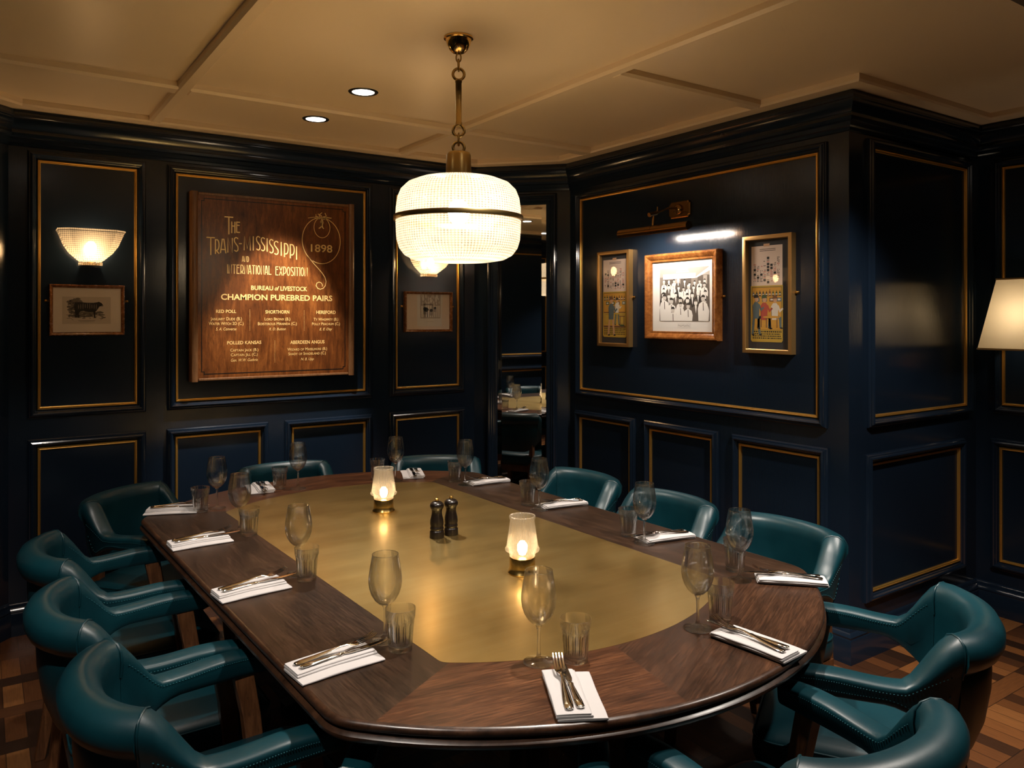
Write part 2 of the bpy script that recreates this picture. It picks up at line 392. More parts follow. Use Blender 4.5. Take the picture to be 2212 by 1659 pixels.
strip(2.194, 3.085, 2.415, 2.462, 'cream ceiling cross strip above the framed pictures')
mb = MB(); mb.box(2.205, 4.24, .86, 1.135, 2.545, HC)
trim(mb, plain('dark_stained_beam', (.05,.03,.016), .5), 'dark brown beam at the ceiling corner, top right')

PROF = [(0,0),(.0,.010),(.005,.013),(.007,.019),(.012,.020),(.014,.027),(.021,.030),(.027,.027),(.031,.019),(.035,.017),(.038,.010),(.041,.007),(.0425,.0)]
BEAD = [(.0425,0),(.0425,.008),(.0450,.012),(.0485,.0125),(.0505,.009),(.0525,.010),(.0550,.009),(.0565,.005),(.057,0)]
def frame_mesh(pl, a0, a1, z0, z1, prof):
    mb = MB(); rings = []
    for d, h in prof:
        rings.append([pl.P(a0+d, z0+d, h), pl.P(a1-d, z0+d, h), pl.P(a1-d, z1-d, h), pl.P(a0+d, z1-d, h)])
    # ring j joined with ring j+1
    n = len(prof); v = [p for r in rings for p in r]; f = []
    for j in range(n-1):
        for i in range(4): f.append((j*4+i, j*4+(i+1) % 4, (j+1)*4+(i+1) % 4, (j+1)*4+i))
    return mb.add(v, f)
def panel(wall, g0, g1, z0, z1, label, gold=True):
    """g0..g1, z0..z1: outside of the gilt bead"""
    pl = WALLS[wall]; e = .0425
    args = (pl, g0-e, g1+e, z0-e, z1+e)
    trim(frame_mesh(*args, PROF), M['navy_trim'], label, [('gilt_bead', frame_mesh(*args, BEAD), M['gilt'])] if gold else ())
ZT0, ZT1, ZB0, ZB1 = 1.092, 2.328, .285, .905
bx = A[0]
for g0, g1, n1, n2 in ((.228, .677, 'gilt-lined wall panel around the left wall light and cow print', 'low gilt-lined panel behind the rear left chair'),
                       (.866, 1.966, 'large gilt-lined wall panel around the wooden board', None),
                       (2.171, 2.636, 'gilt-lined wall panel behind the pendant lamp', 'low gilt-lined panel at the right end of the back wall')):
    panel('back', g0-bx, g1-bx, ZT0, ZT1, n1)
    if n2: panel('back', g0-bx, g1-bx, ZB0, ZB1, n2)
panel('back', .864-bx, 1.322-bx, ZB0, ZB1, 'low gilt-lined panel below the left half of the wooden board')
panel('back', 1.502-bx, 1.966-bx, ZB0, ZB1, 'low gilt-lined panel below the right half of the wooden board')
ry = C[1]
panel('right', ry-3.917, ry-2.179, 1.080, 2.315, 'wide gilt-lined wall panel around the three framed pictures')
for y0, y1, t in ((3.922, 3.447, 'low gilt-lined panel on the right wall nearest the mirror'), (3.283, 2.815, 'middle low gilt-lined panel of the right wall'), (2.638, 2.172, 'low gilt-lined panel on the right wall nearest the outside corner')):
    panel('right', ry-y0, ry-y1, ZB0, ZB1, t)
panel('right_return', 3.395-3.214, 4.262-3.214, 1.085, 2.328, 'tall gilt-lined panel right of the outside wall corner')
panel('right_return', 3.375-3.214, 4.190-3.214, .285, .878, 'low gilt-lined panel right of the outside wall corner')
panel('far_right', 2.03-1.90, 2.03-1.0, ZT0, ZT1, 'tall gilt-lined panel behind the shaded wall lamp')
panel('far_right', 2.03-1.912, 2.03-1.0, .278, .876, 'low gilt-lined panel below the shaded wall lamp')
for i, (a0, a1) in enumerate(((.25, 1.55), (1.85, 4.05), (4.30, 4.80))):
    w = ('nearest the front', 'in the middle', 'nearest the rear corner')[i]
    panel('left', a0, a1, ZT0, ZT1, 'tall gilt-lined panel on the left wall ' + w)
    panel('left', a0, a1, ZB0, ZB1, 'low gilt-lined panel on the left wall ' + w)
for i, (a0, a1) in enumerate(((.5, 2.3), (2.7, 4.5))):
    w = ('right', 'left')[i]
    panel('front', a0, a1, ZT0, ZT1, 'tall gilt-lined panel behind the viewpoint, ' + w + ' one')
# mirror on the diagonal wall
pm = WALLS['rear_right_corner']
mir = thing('wall_mirror', 'tall narrow mirror with faceted edges on the diagonal corner wall', 'mirror', pm.P(0, 0), pm.rz)
def local_frame(a0, a1, z0, z1, prof):
    mb = MB(); v, f = [], []
    for d, h in prof: v += [(a0+d,-h,z0+d),(a1-d,-h,z0+d),(a1-d,-h,z1-d),(a0+d,-h,z1-d)]
    for j in range(len(prof)-1):
        for i in range(4): f.append((j*4+i, j*4+(i+1) % 4, (j+1)*4+(i+1) % 4, (j+1)*4+i))
    return mb.add(v, f)
local_frame(.088, .567, .235, 2.372, [(0,0),(0,.012),(.006,.016),(.009,.026),(.018,.030),(.026,.028),(.032,.020),(.040,.018),(.046,.012),(.062,.008),(.072,.004),(.074,.0005)]).build('frame', M['navy_trim'], mir, smooth=30)
g = MB(); x0, x1, z0, z1, bw = .162, .493, .309, 2.298, .030
g.add([(x0,-.001,z0),(x1,-.001,z0),(x1,-.001,z1),(x0,-.001,z1),(x0+bw,-.0032,z0+bw),(x1-bw,-.0032,z0+bw),(x1-bw,-.0032,z1-bw),(x0+bw,-.0032,z1-bw)],
      [(4,5,6,7),(0,1,5,4),(1,2,6,5),(2,3,7,6),(3,0,4,7)])
g.build('glass', M['mirror'], mir)

# ------------------------------------------------------------------ downlights
for i, (x, y, p, aim, sz) in enumerate(DOWN):
    if i < 2: lab = ('round recessed ceiling downlight nearer the pendant lamp', 'round recessed ceiling downlight nearer the wooden board')[i]
    else: lab = 'round recessed ceiling downlight ' + ('over the near end of the table', 'over the near end chairs', 'over the near left chairs', 'over the middle left chairs', 'over the near right chairs', 'at the near right corner of the room')[i-2]
    t = thing('downlight', lab, 'ceiling light', (x, y, HC), 0, 'recessed downlights')
    MB().lathe([(.050,-.001),(.054,-.004),(.066,-.003),(.069,0),(.050,0)], 32, closed=True).build('rim', M['black'], t, smooth=40)
    MB().lathe([(.0505,-.0015),(.0001,-.0015)], 32).build('diffuser', M['led'], t)

# ------------------------------------------------------------------ pendant lamp
pen = thing('pendant_lamp', 'large brass pendant lamp with ribbed drum-shaped glass shade', 'pendant lamp', (1.465, 2.5, 0))
MB().lathe([(.0001,2.589),(.054,2.589),(.055,2.583),(.048,2.580),(.046,2.572),(.043,2.560),(.034,2.543),(.022,2.532),(.010,2.528),(.0001,2.527)], 40).build('ceiling_rose', M['brass'], pen, smooth=40)
def ring(mb, z, r, t, ax, sx=1, sz=1):
    pts = []
    for i in range(20):
        a = 2*PI*i/20; q = r*math.cos(a)*sx
        pts.append((q, 0, z+r*sz*math.sin(a)) if ax == 'x' else (0, q, z+r*sz*math.sin(a)))
    return mb.tube(pts, t, 8, loop=True)
def camring(mb, z, r, t, sx=1, sz=1, turn=0):       # ring facing the room
    ca, sa = math.cos(turn), math.sin(turn)
    return mb.tube([(r*sx*math.cos(2*PI*i/20)*ca, r*sx*math.cos(2*PI*i/20)*sa, z+r*sz*math.sin(2*PI*i/20)) for i in range(20)], t, 8, loop=True)
for ring_ in ((2.514,.011,.003,.8,1.5,-.6),(2.486,.011,.0035,.7,2.0,.9),(2.452,.021,.0055,1,1,-.5),(2.242,.021,.0055,1,1,-.5),(2.210,.012,.0035,.7,1.9,.9),(2.180,.021,.0055,1,1,-.5)):
    camring(MB(), *ring_).build('chain_link', M['aged_brass'], pen, smooth=60)
MB().lathe([(.0001,2.432),(.013,2.432),(.013,2.422),(.0115,2.420),(.0115,2.276),(.013,2.274),(.013,2.262),(.0001,2.262)], 24).build('stem', M['aged_brass'], pen, smooth=40)
MB().lathe([(.0001,2.164),(.030,2.164),(.042,2.160),(.046,2.150),(.0475,2.08),(.048,2.052),(.0001,2.052)], 40).build('lamp_holder', M['aged_brass'], pen, smooth=40)
def shell(prof, t):                                # inner copy of a profile, t thinner
    return prof + [(max(r-t, .0001), z + (t if i == 0 else 0)) for i, (r, z) in reversed(list(enumerate(prof)))]
top = [(.046,2.066),(.10,2.066),(.15,2.060),(.190,2.044),(.214,2.020),(.226,1.990),(.231,1.955),(.232,1.922)]
bot = [(.232,1.908),(.231,1.870),(.228,1.835),(.219,1.805),(.200,1.780),(.170,1.764),(.120,1.756),(.060,1.754),(.0001,1.753)]
MB().lathe(top, 96).build('upper_shade', M['pendant_glass'], pen, smooth=180)
MB().lathe(bot, 96).build('lower_shade', M['pendant_glass'], pen, smooth=180)
MB().lathe([(.230,1.906),(.240,1.906),(.241,1.909),(.241,1.921),(.240,1.924),(.230,1.924)], 96, closed=True).build('band', M['aged_brass'], pen, smooth=40)
MB().lathe([(.0001,1.985),(.022,1.98),(.035,1.965),(.041,1.94),(.035,1.915),(.022,1.90),(.0001,1.895)], 16).build('bulb', M['pendant_bulb'], pen, smooth=180)

# ------------------------------------------------------------------ wall lights
def sconce(x, label):
    t = thing('wall_light', label, 'wall lamp', (x, 4.5, 0), 0, 'half-bowl glass wall lights')
    def outline(w, d, z):
        h = w/2; c = min(.3*h, .45*d)
        return [(-h,-.006,z),(-h,-d+c,z),(-h+c,-d,z),(h-c,-d,z),(h,-d+c,z),(h,-.006,z)]
    lv = [(.104,.058,1.812),(.106,.060,1.826),(.098,.055,1.830),(.116,.066,1.838),(.185,.100,1.870),(.190,.103,1.872),(.238,.124,1.908),(.242,.126,1.912),(.292,.146,1.975),(.302,.151,1.980),(.302,.151,1.988)]
    mb = MB(); mb.loft([outline(*l) for l in lv], closed_ring=False, cap=False)
    mb.build('glass_shade', M['sconce_glass'], t, smooth=25)
    mb = MB(); mb.box(-.040,.040,-.050,0,1.813,1.821); mb.lathe([(.0001,1.821),(.011,1.821),(.011,1.864),(.0001,1.864)], 16, (0,-.030,0))
    mb.build('holder', M['brass'], t, smooth=40)
    MB().lathe([(.0001,1.862),(.012,1.866),(.022,1.885),(.025,1.903),(.020,1.922),(.010,1.932),(.0001,1.934)], 14, (0,-.045,0)).build('bulb', M['sconce_bulb'], t, smooth=180)
sconce(.458, 'lit ribbed glass wall light above the cow print')
sconce(2.40, 'lit ribbed glass wall light mostly hidden behind the pendant shade')

# shaded lamp on the far right wall
t = thing('shaded_wall_lamp', 'cream tapered fabric shade lamp at the right edge', 'wall lamp', (4.20, 1.70, 0))
def rect(h, z): return [(-h,-h,z),(h,-h,z),(h,h,z),(-h,h,z)]
mb = MB(); mb.loft([rect(.165,1.395), rect(.105,1.735)], cap=False); mb.build('lamp_shade', M['shade'], t)
M['braid'] = plain('gold_braid', (.42,.27,.10), .8)
for h, z in ((.165,1.395),(.105,1.735)):
    mb = MB(); mb.tube(rect(h,z), .0045, 6, loop=True); mb.build('shade_trim', M['braid'], t, smooth=60)
mb = MB(); mb.tube([(.172,0,1.30),(.10,0,1.27),(.02,0,1.30),(0,0,1.36),(0,0,1.50)], .008, 10); mb.lathe([(.0001,0),(.045,0),(.045,.008),(.030,.014),(.0001,.014)], 24); 
n0 = len(mb.v) - 24*5
for i in range(n0, len(mb.v)): a, b_, c = mb.v[i]; mb.v[i] = (.176-c, a, 1.30+b_)
mb.build('arm', M['brass'], t, smooth=40)
MB().lathe([(.0001,1.50),(.02,1.51),(.03,1.55),(.02,1.585),(.0001,1.595)], 14).build('bulb', M['shade_bulb'], t, smooth=180)

# ------------------------------------------------------------------ wooden board with gilt lettering
board = thing('lettered_board', 'large dark wooden honours board with gilt lettering on the back wall', 'sign board', (.932, 4.5, 1.2025))
BW, BH, BD = .940, 1.027, .055
MB().box(.035, BW-.035, -BD, -.004, .004, BH-.004).build('panel', M['board'], board)
for s, (x0, x1) in enumerate(((0, .040), (BW-.040, BW))):
    pts = [(x0,-.002),(x0,-.050),(x0+.006,-.062),(x0+.020,-.067),(x1-.006,-.062),(x1,-.052),(x1,-.002)]
    mb = MB(); mb.prism(pts, -.004, BH+.004); mb.build('side_rail', M['rail'], board, smooth=40)
for z0, z1 in ((.0, .014), (BH-.014, BH)):
    MB().box(.040, BW-.040, -.061, -.003, z0, z1).build('edge_strip', M['rail'], board, bevel=.003)
FD = BD + .0006
def ribbon(mb, pts, w, d=FD, close=False):
    n = len(pts); P = [Vector(p) for p in pts]; L, R = [], []
    for i in range(n):
        a = P[i-1] if (i > 0 or close) else None; c = P[(i+1) % n] if (i < n-1 or close) else None
        d1 = (P[i]-a).normalized() if a is not None else (c-P[i]).normalized()
        d2 = (c-P[i]).normalized() if c is not None else d1
        n1 = Vector((-d1.y, d1.x)); n2 = Vector((-d2.y, d2.x)); m = n1+n2
        m = m/(max(m.length_squared/2, .35)) if m.length > .01 else n1
        L.append(P[i]+m*w/2); R.append(P[i]-m*w/2)
    v = [(p.x,-d,p.y) for p in L] + [(p.x,-d,p.y) for p in R]
    mb.add(v, [(i, (i+1) % n, n+(i+1) % n, n+i) for i in range(n if close else n-1)])
def arc(cx, cy, rx, ry, a0, a1, n=14): return [(cx+rx*math.cos(math.radians(lerp(a0,a1,i/n))), cy+ry*math.sin(math.radians(lerp(a0,a1,i/n)))) for i in range(n+1)]
GL = {   # tall deco letters as strokes in a unit box
 'T': [[(.5,0),(.5,1)], [(0,.97),(1,.97)]], 'H': [[(.1,0),(.1,1)], [(.9,0),(.9,1)], [(.1,.62),(.9,.62)]],
 'E': [[(.95,.04),(.12,.04),(.12,.96),(.95,.96)], [(.12,.68),(.85,.68)]], 'A': [[(.05,0),(.35,.96),(.62,.96),(.95,0)], [(.14,.26),(.86,.26)]],
 'N': [[(.1,0),(.1,1),(.9,0),(.9,1)]], 'M': [[(.06,0),(.12,1),(.5,.12),(.88,1),(.94,0)]], 'I': [[(.5,0),(.5,1)]], '-': [[(0,.5),(1,.5)]],
 'S': [[(.92,.93)]+arc(.5,.80,.40,.17,40,180,8)+[(.18,.66),(.85,.36)]+arc(.5,.2,.40,.17,0,-150,9)],
 'R': [[(.12,0),(.12,.97),(.55,.97)]+arc(.5,.62,.42,.35,80,-80,10)+[(.3,.25),(.95,.03)]],
 'P': [[(.12,0),(.12,.97),(.5,.97)]+arc(.48,.60,.44,.37,85,-85,10)+[(.12,.23)]],
 'D': [[(.12,.04),(.12,.96),(.45,.96)]+arc(.4,.5,.50,.46,85,-85,12)+[(.12,.04)]],
 'O': [arc(.5,.5,.42,.47,0,360,24)], 'L': [[(.12,1),(.12,.05),(.95,.05)]], 'X': [[(.05,0),(.95,1)], [(.05,1),(.95,0)]]}
let = MB()
def flush(name):
    global let
    let.build(name, M['gilt2'], board); let = MB()
def glyph(c, x0, x1, z0, z1, w=.0062):
    for st in GL[c]: ribbon(let, [(lerp(x0,x1,a), lerp(z0,z1,b)) for a, b in st], w)
for g in [('T',.177,.224,.806,.905),('H',.214,.235,.814,.878),('E',.240,.262,.818,.879)]: glyph(*g)
flush('title_lettering')
for g in [('T',.082,.127,.687,.786),('R',.126,.150,.694,.775),('A',.154,.186,.700,.780),('N',.192,.222,.705,.787),('S',.227,.253,.712,.793),('-',.255,.271,.754,.762),('M',.281,.320,.722,.801),('I',.330,.338,.723,.803),('S',.349,.374,.725,.806),('S',.376,.400,.722,.801),('I',.408,.416,.720,.796),('S',.423,.449,.712,.793),('S',.450,.478,.705,.784),('I',.488,.497,.701,.780),('P',.508,.535,.694,.774),('P',.542,.571,.689,.770),('I',.578,.587,.681,.759)]: glyph(*g)
flush('title_lettering')
def glyphs(txt, x0, x1, z0, z1, w, narrow=('I',)):
    ws = [(.35 if c in narrow else .55 if c == ' ' else 1.25 if c == 'M' else 1) for c in txt]; k = (x1-x0)/sum(ws); x = x0
    for c, a in zip(txt, ws):
        if c != ' ': glyph(c, x+k*a*.10, x+k*a*.90, z0, z1, w)
        x += k*a
    flush('title_lettering')
glyphs('AND', .271, .311, .657, .689, .0036); glyphs('INTERNATIONAL', .190, .439, .589, .640, .0044); glyphs('EXPOSITION', .457, .650, .587, .638, .0044)
def text(txt, x0, x1, z0, z1, bold=.012, italic=0, caps=False, mb=None, d=FD):
    """capital height z0..z1, fitted to the width x0..x1"""
    cu = bpy.data.curves.new('t', 'FONT'); cu.body = txt; cu.size = 1; cu.offset = bold; cu.shear = italic; cu.resolution_u = 3
    if caps:
        cu.small_caps_scale = .78
        for i, ch in enumerate(txt):
            if ch.islower(): cu.body_format[i].use_small_caps = True
    o = bpy.data.objects.new('t', cu); COL.objects.link(o)
    me = bpy.data.meshes.new_from_object(o.evaluated_get(bpy.context.evaluated_depsgraph_get()))
    xs = [v.co.x for v in me.vertices]; a, b = min(xs), max(xs); cap = .729
    v = [(x0+(q.co.x-a)/(b-a)*(x1-x0), -d, z0+q.co.y/cap*(z1-z0)) for q in me.vertices]
    (mb or let).add(v, [tuple(p.vertices) for p in me.polygons])
    if mb is None and txt not in ('BUREAU', 'of'): flush('date_lettering' if txt == '1898' else 'heading_lettering' if txt.isupper() else 'name_lettering')
    bpy.data.objects.remove(o); bpy.data.meshes.remove(me); bpy.data.curves.remove(cu)
text('1898', .668, .800, .733, .779, .012)
text('BUREAU', .322, .446, .501, .526, .02); text('of', .455, .482, .501, .526, .02, .3); text('LIVESTOCK', .488, .646, .500, .526, .02)
text('CHAMPION PUREBRED PAIRS', .158, .800, .444, .477, .022)
for t_, x0, x1, z0, z1 in [('RED POLL',.132,.240,.371,.389),('SHORTHORN',.402,.540,.368,.388),('HEREFORD',.701,.821,.367,.387),('POLLED KANSAS',.191,.379,.196,.215),('ABERDEEN ANGUS',.545,.751,.192,.212)]: text(t_, x0, x1, z0, z1, .02)
for t_, x0, x1, z0, z1 in [('January Dude (B.)',.103,.271,.330,.348),('Water Witch 2D (C.)',.094,.280,.304,.322),('Lord Bronx (B.)',.398,.545,.329,.346),('Boisterous Miranda (C.)',.360,.583,.302,.320),('Ty Whoppity (B.)',.685,.837,.327,.344),('Polly Peachum (C.)',.675,.848,.300,.317),('Captain Jack (B.)',.208,.362,.156,.173),('Captain Jill (C.)',.211,.359,.130,.147),('Wizard of Maselmore (B.)',.528,.767,.153,.170),('Shady of Shadeland (C.)',.534,.760,.127,.144)]: text(t_, x0, x1, z0, z1, .006, 0, True)
for t_, x0, x1, z0, z1 in [('S. A. Converse',.131,.242,.274,.291),('R. D. Button',.423,.519,.272,.288),('E. E. Day',.721,.799,.269,.285),('Gen. W.W. Guthrie',.212,.359,.100,.117),('N. B. Upp',.608,.686,.095,.111)]: text(t_, x0, x1, z0, z1, .004, .3)
for x, z0, z1 in ((.315,.388,.274),(.628,.385,.271),(.456,.211,.090)):
    for i in range(17):
        z = lerp(z0, z1, i/16); let.add([(x-.0011,-FD,z-.0015),(x+.0011,-FD,z-.0015),(x+.0011,-FD,z+.0015),(x-.0011,-FD,z+.0015)], [(0,1,2,3)])
    flush('dotted_divider')
orn = MB()                                          # looped ribbon around the date
ribbon(orn, arc(.733,.800,.117,.136,-118,235,48), .0042)
ribbon(orn, [(.655,.700),(.664,.688),(.685,.664),(.712,.636),(.736,.610),(.754,.584),(.761,.560),(.757,.535),(.744,.519),(.726,.512),(.709,.518),(.700,.533),(.704,.548),(.718,.555),(.732,.550),(.739,.538),(.737,.529)], .0040)
ribbon(orn, arc(.736,.878,.049,.060,-250,70,30), .0036)
for i in range(9):
    a = math.radians(20+17.5*i); l = .028+.010*((i*7) % 3); b = a+.35*(-1)**i
    ribbon(orn, [(.733+.012*math.cos(a), .926+.006*math.sin(a)), (.733+.7*l*1.5*math.cos(a), .927+.55*l*math.sin(a)), (.733+l*1.7*math.cos(b), .929+l*.8*math.sin(b))], .0055-.0003*i)
for q in ([(.735,.930),(.728,.912),(.735,.895),(.727,.878),(.716,.872)], [(.738,.926),(.742,.908),(.737,.892),(.740,.878),(.748,.872)], [(.733,.924),(.733,.880)]): ribbon(orn, q, .0055)
orn.build('ornament', M['gilt2'], board)
ins = MB(); a0, a1, b0, b1, c = .057, .880, .036, .995, .013
ribbon(ins, [(a0,b0+c),(a0,b1-c),(a0+c,b1-c),(a0+c,b1),(a1-c,b1),(a1-c,b1-c),(a1,b1-c),(a1,b0+c),(a1-c,b0+c),(a1-c,b0),(a0+c,b0),(a0+c,b0+c)], .0050, BD+.0004, True)
ins.build('inlay_line', M['black'], board)

# ------------------------------------------------------------------ framed pictures
def frame_prof(w, h, kind):
    if kind == 'box': return [(0,0),(0,h),(w*.15,h+.001),(w*.85,h+.001),(w,h-.002),(w,h*.30)]
    return [(0,0),(0,h*.8),(w*.10,h*.98),(w*.28,h),(w*.55,h*.86),(w*.80,h*.62),(w*.86,h*.66),(w,h*.62),(w,h*.30)]
def picture(name, label, wall, a0, a1, z0, z1, w, h, kind, fmat, group, inset):
    pl = WALLS[wall]; t = thing(name, label, 'framed picture', pl.P(a0, z0), pl.rz, group)
    W_, H_ = a1-a0, z1-z0
    local_frame(0, W_, 0, H_, frame_prof(w, h, kind)).build('frame', fmat, t, smooth=30)
    return t, W_, H_
def brackets(t, W_, zf, m):
    for x, s in ((0,-1),(W_,1)):
        mb = MB(); mb.box(min(x,x+s*.022), max(x,x+s*.022), -.004, -.0005, zf-.006, zf+.006); mb.lathe([(.0001,0),(.0065,0),(.006,.006),(.003,.009),(.0001,.0095)], 14)
        n0 = len(mb.v)-14*5
        for i in range(n0, len(mb.v)): p = mb.v[i]; mb.v[i] = (x+s*.013+p[0], -.004-p[2], zf+p[1])
        mb.build('bracket', m, t, smooth=40)
INK = plain('print_ink', (.030,.024,.018), .9); GREY = plain('print_mid_tone', (.17,.135,.10), .9); PALE = plain('print_pale_tone', (.42,.345,.27), .9); PAPER = plain('print_paper', (.60,.49,.38), .9)
def blob(cx, cy, rx, ry, n=14, j=0, rnd=None): return [(cx+rx*math.cos(2*PI*i/n)*(1+(rnd.uniform(-j,j) if rnd else 0)), cy+ry*math.sin(2*PI*i/n)*(1+(rnd.uniform(-j,j) if rnd else 0))) for i in range(n)]
# cow engraving
bxx = .108
t, W_, H_ = picture('framed_print', 'small brown-framed cow engraving under the left wall light', 'back', .278-bxx, .616-bxx, 1.457, 1.714, .0165, .022, 'round', M['frame_brown'], 'small landscape prints on the back wall', .01)
mb = MB(); mb.box(.014, W_-.014, -.009, -.004, .014, H_-.014); mb.build('mount', M['mat_board'], t)
rn = random.Random(3); art = MB(); art.k = 0
px0, px1, pz0, pz1 = .056, .274, .058, .196
art.poly([(px0,pz0),(px1,pz0),(px1,pz1),(px0,pz1)], .0093)
art.k = 2
for i in range(26): art.poly(blob(rn.uniform(.085,.245), rn.uniform(.095,.12), rn.uniform(.01,.03), rn.uniform(.002,.006), 10, .3, rn), .0094+i*1e-6)
for i in range(30): art.poly(blob(rn.uniform(.082,.135), rn.uniform(.13,.185), rn.uniform(.006,.016), rn.uniform(.004,.009), 10, .3, rn), .0094+i*1e-6)
art.k = 1
for i in range(60): art.poly(blob(rn.uniform(.082,.245), rn.uniform(.086,.112), rn.uniform(.003,.012), .0010, 6), .0095+i*1e-6)
for i in range(40): art.poly(blob(rn.uniform(.085,.125), rn.uniform(.115,.18), rn.uniform(.002,.007), rn.uniform(.0008,.002), 6), .0095+i*1e-6)
art.k = 1; cow = [(.109,.160),(.115,.168),(.135,.169),(.165,.166),(.195,.166),(.213,.169),(.219,.172),(.226,.168),(.233,.164),(.240,.152),(.237,.146),(.229,.149),(.222,.147),(.215,.135),(.208,.124),(.204,.121),(.203,.094),(.207,.090),(.197,.090),(.197,.104),(.194,.120),(.175,.119),(.150,.124),(.138,.122),(.132,.118),(.129,.106),(.133,.092),(.124,.092),(.121,.106),(.119,.094),(.122,.090),(.113,.090),(.114,.108),(.111,.125),(.108,.140)]
art.poly(cow, .0097); art.k = 2
for i in range(9): art.poly(blob(.128+.010*i, .150-.0012*abs(i-4), .0022, .012+.002*(i % 3), 8), .0099+i*1e-6)
art.k = 3; art.poly(blob(.235,.150,.003,.003), .0101)
art.k = 1
for i in range(18): art.poly([(.128+.0042*i,.074),(.1305+.0042*i,.074),(.1305+.0042*i,.0768),(.128+.0042*i,.0768)], .0096)
art.poly([(.132,.069),(.198,.069),(.198,.0698),(.132,.0698)], .0096)
for a, b, c_, d_ in ((.083,.096,.105,.078),(.250,.095,.226,.078)): ribbon(art, [(a,b),(c_,d_)], .0012, .0096)
art.build('print', [PAPER, INK, GREY, PALE], t)
mb = MB(); mb.poly([(.0165,.0165),(W_-.0165,.0165),(W_-.0165,H_-.0165),(.0165,H_-.0165)], .0125); mb.build('glazing', M['pane'], t); brackets(t, W_, .175, M['brass'])
# small figure print under the hidden wall light
t, W_, H_ = picture('framed_print', 'small brown-framed figure print below the pendant shade', 'back', 2.229-bxx, 2.577-bxx, 1.454, 1.714, .0155, .028, 'round', M['frame_brown'], 'small landscape prints on the back wall', .01)
mb = MB(); mb.box(.013, W_-.013, -.009, -.004, .013, H_-.013); mb.build('mount', M['mat_board'], t)
art = MB(); art.k = 0; art.poly([(.094,.038),(.274,.036),(.282,.242),(.092,.242)], .0093); art.k = 2; art.poly([(.117,.088),(.264,.088),(.266,.242),(.116,.242)], .0094); rn = random.Random(8)
for i in range(34):
    art.k = 3 if i % 2 else 0; art.poly(blob(rn.uniform(.125,.255), rn.uniform(.175,.235), rn.uniform(.003,.006), rn.uniform(.007,.016), 10, .2, rn), .0095+i*1e-6)
for i in range(9):
    art.k = 0; x = .125+i*.0155; art.poly([(x,.095),(x+.008,.095),(x+.010,.17),(x-.002,.17)], .0096)
for x, z, r in ((.158,.145,.019),(.150,.150,.014),(.196,.140,.013),(.224,.155,.010)):
    art.k = 1; art.poly(blob(x,z,r,r*.8,14,.1,rn), .0097); 
    for k in (-1,1): ribbon(art, [(x+k*r*.6,z),(x+k*r*.5,z-r*2.6)], .004, .0098)
ribbon(art, [(.138,.180),(.205,.178),(.207,.135),(.193,.132)], .004, .0099); ribbon(art, [(.145,.178),(.142,.150)], .004, .0099)
art.k = 3; art.poly([(.165,.066),(.215,.066),(.215,.0685),(.165,.0685)], .0095)
art.build('print', [plain('print_sheet', (.74,.69,.60), .9), INK, PALE, plain('print_light', (.62,.54,.44), .9)], t)
mb = MB(); mb.poly([(.0155,.0155),(W_-.0155,.0155),(W_-.0155,H_-.0155),(.0155,H_-.0155)], .016); mb.build('glazing', M['pane'], t); brackets(t, W_, .165, M['brass'])
# group photograph
R0 = C[1]
t, W_, H_ = picture('framed_photograph', 'square amber-framed black and white group photograph under the picture light', 'right', R0-3.289, R0-2.750, 1.4245, 1.9085, .046, .046, 'round', M['frame_wood'], None, .01)
mb = MB(); mb.box(.044, W_-.044, -.020, -.010, .040, H_-.040); mb.build('mount', M['white_card'], t)
rn = random.Random(11); art = MB(); x0, x1, z0, z1 = .102, .470, .104, .397
TONES = [plain('photo_tone_%s' % n_, c_, .8) for n_, c_ in zip('abcdef', [(.10,.085,.07),(.22,.19,.16),(.38,.34,.30),(.58,.55,.51),(.76,.75,.72),(.022,.018,.015)])]
art.k = 1; art.poly([(x0,z0),(x1,z0),(x1,z1),(x0,z1)], .0203)
def rectp(a, b, c, d, k, dep): art.k = k; art.poly([(a,c),(b,c),(b,d),(a,d)], dep)
rectp(x0,x1,.350,.397,2,.0204); rectp(.128,.372,.338,.366,4,.0205); rectp(.130,.205,.270,.335,0,.0205); rectp(.262,.340,.270,.338,0,.0205); rectp(.208,.258,.285,.335,2,.0205)
art.k = 4; art.poly([(.372,.345),(x1,.397),(x1,.375),(.376,.338)], .0206); rectp(.385,.465,.20,.352,0,.02055); rectp(.425,.452,.22,.35,2,.0206); rectp(.235,.315,.384,.392,4,.0206); rectp(.228,.322,.372,.379,4,.0206)
rectp(x0,x1,z0,.15,0,.0204)
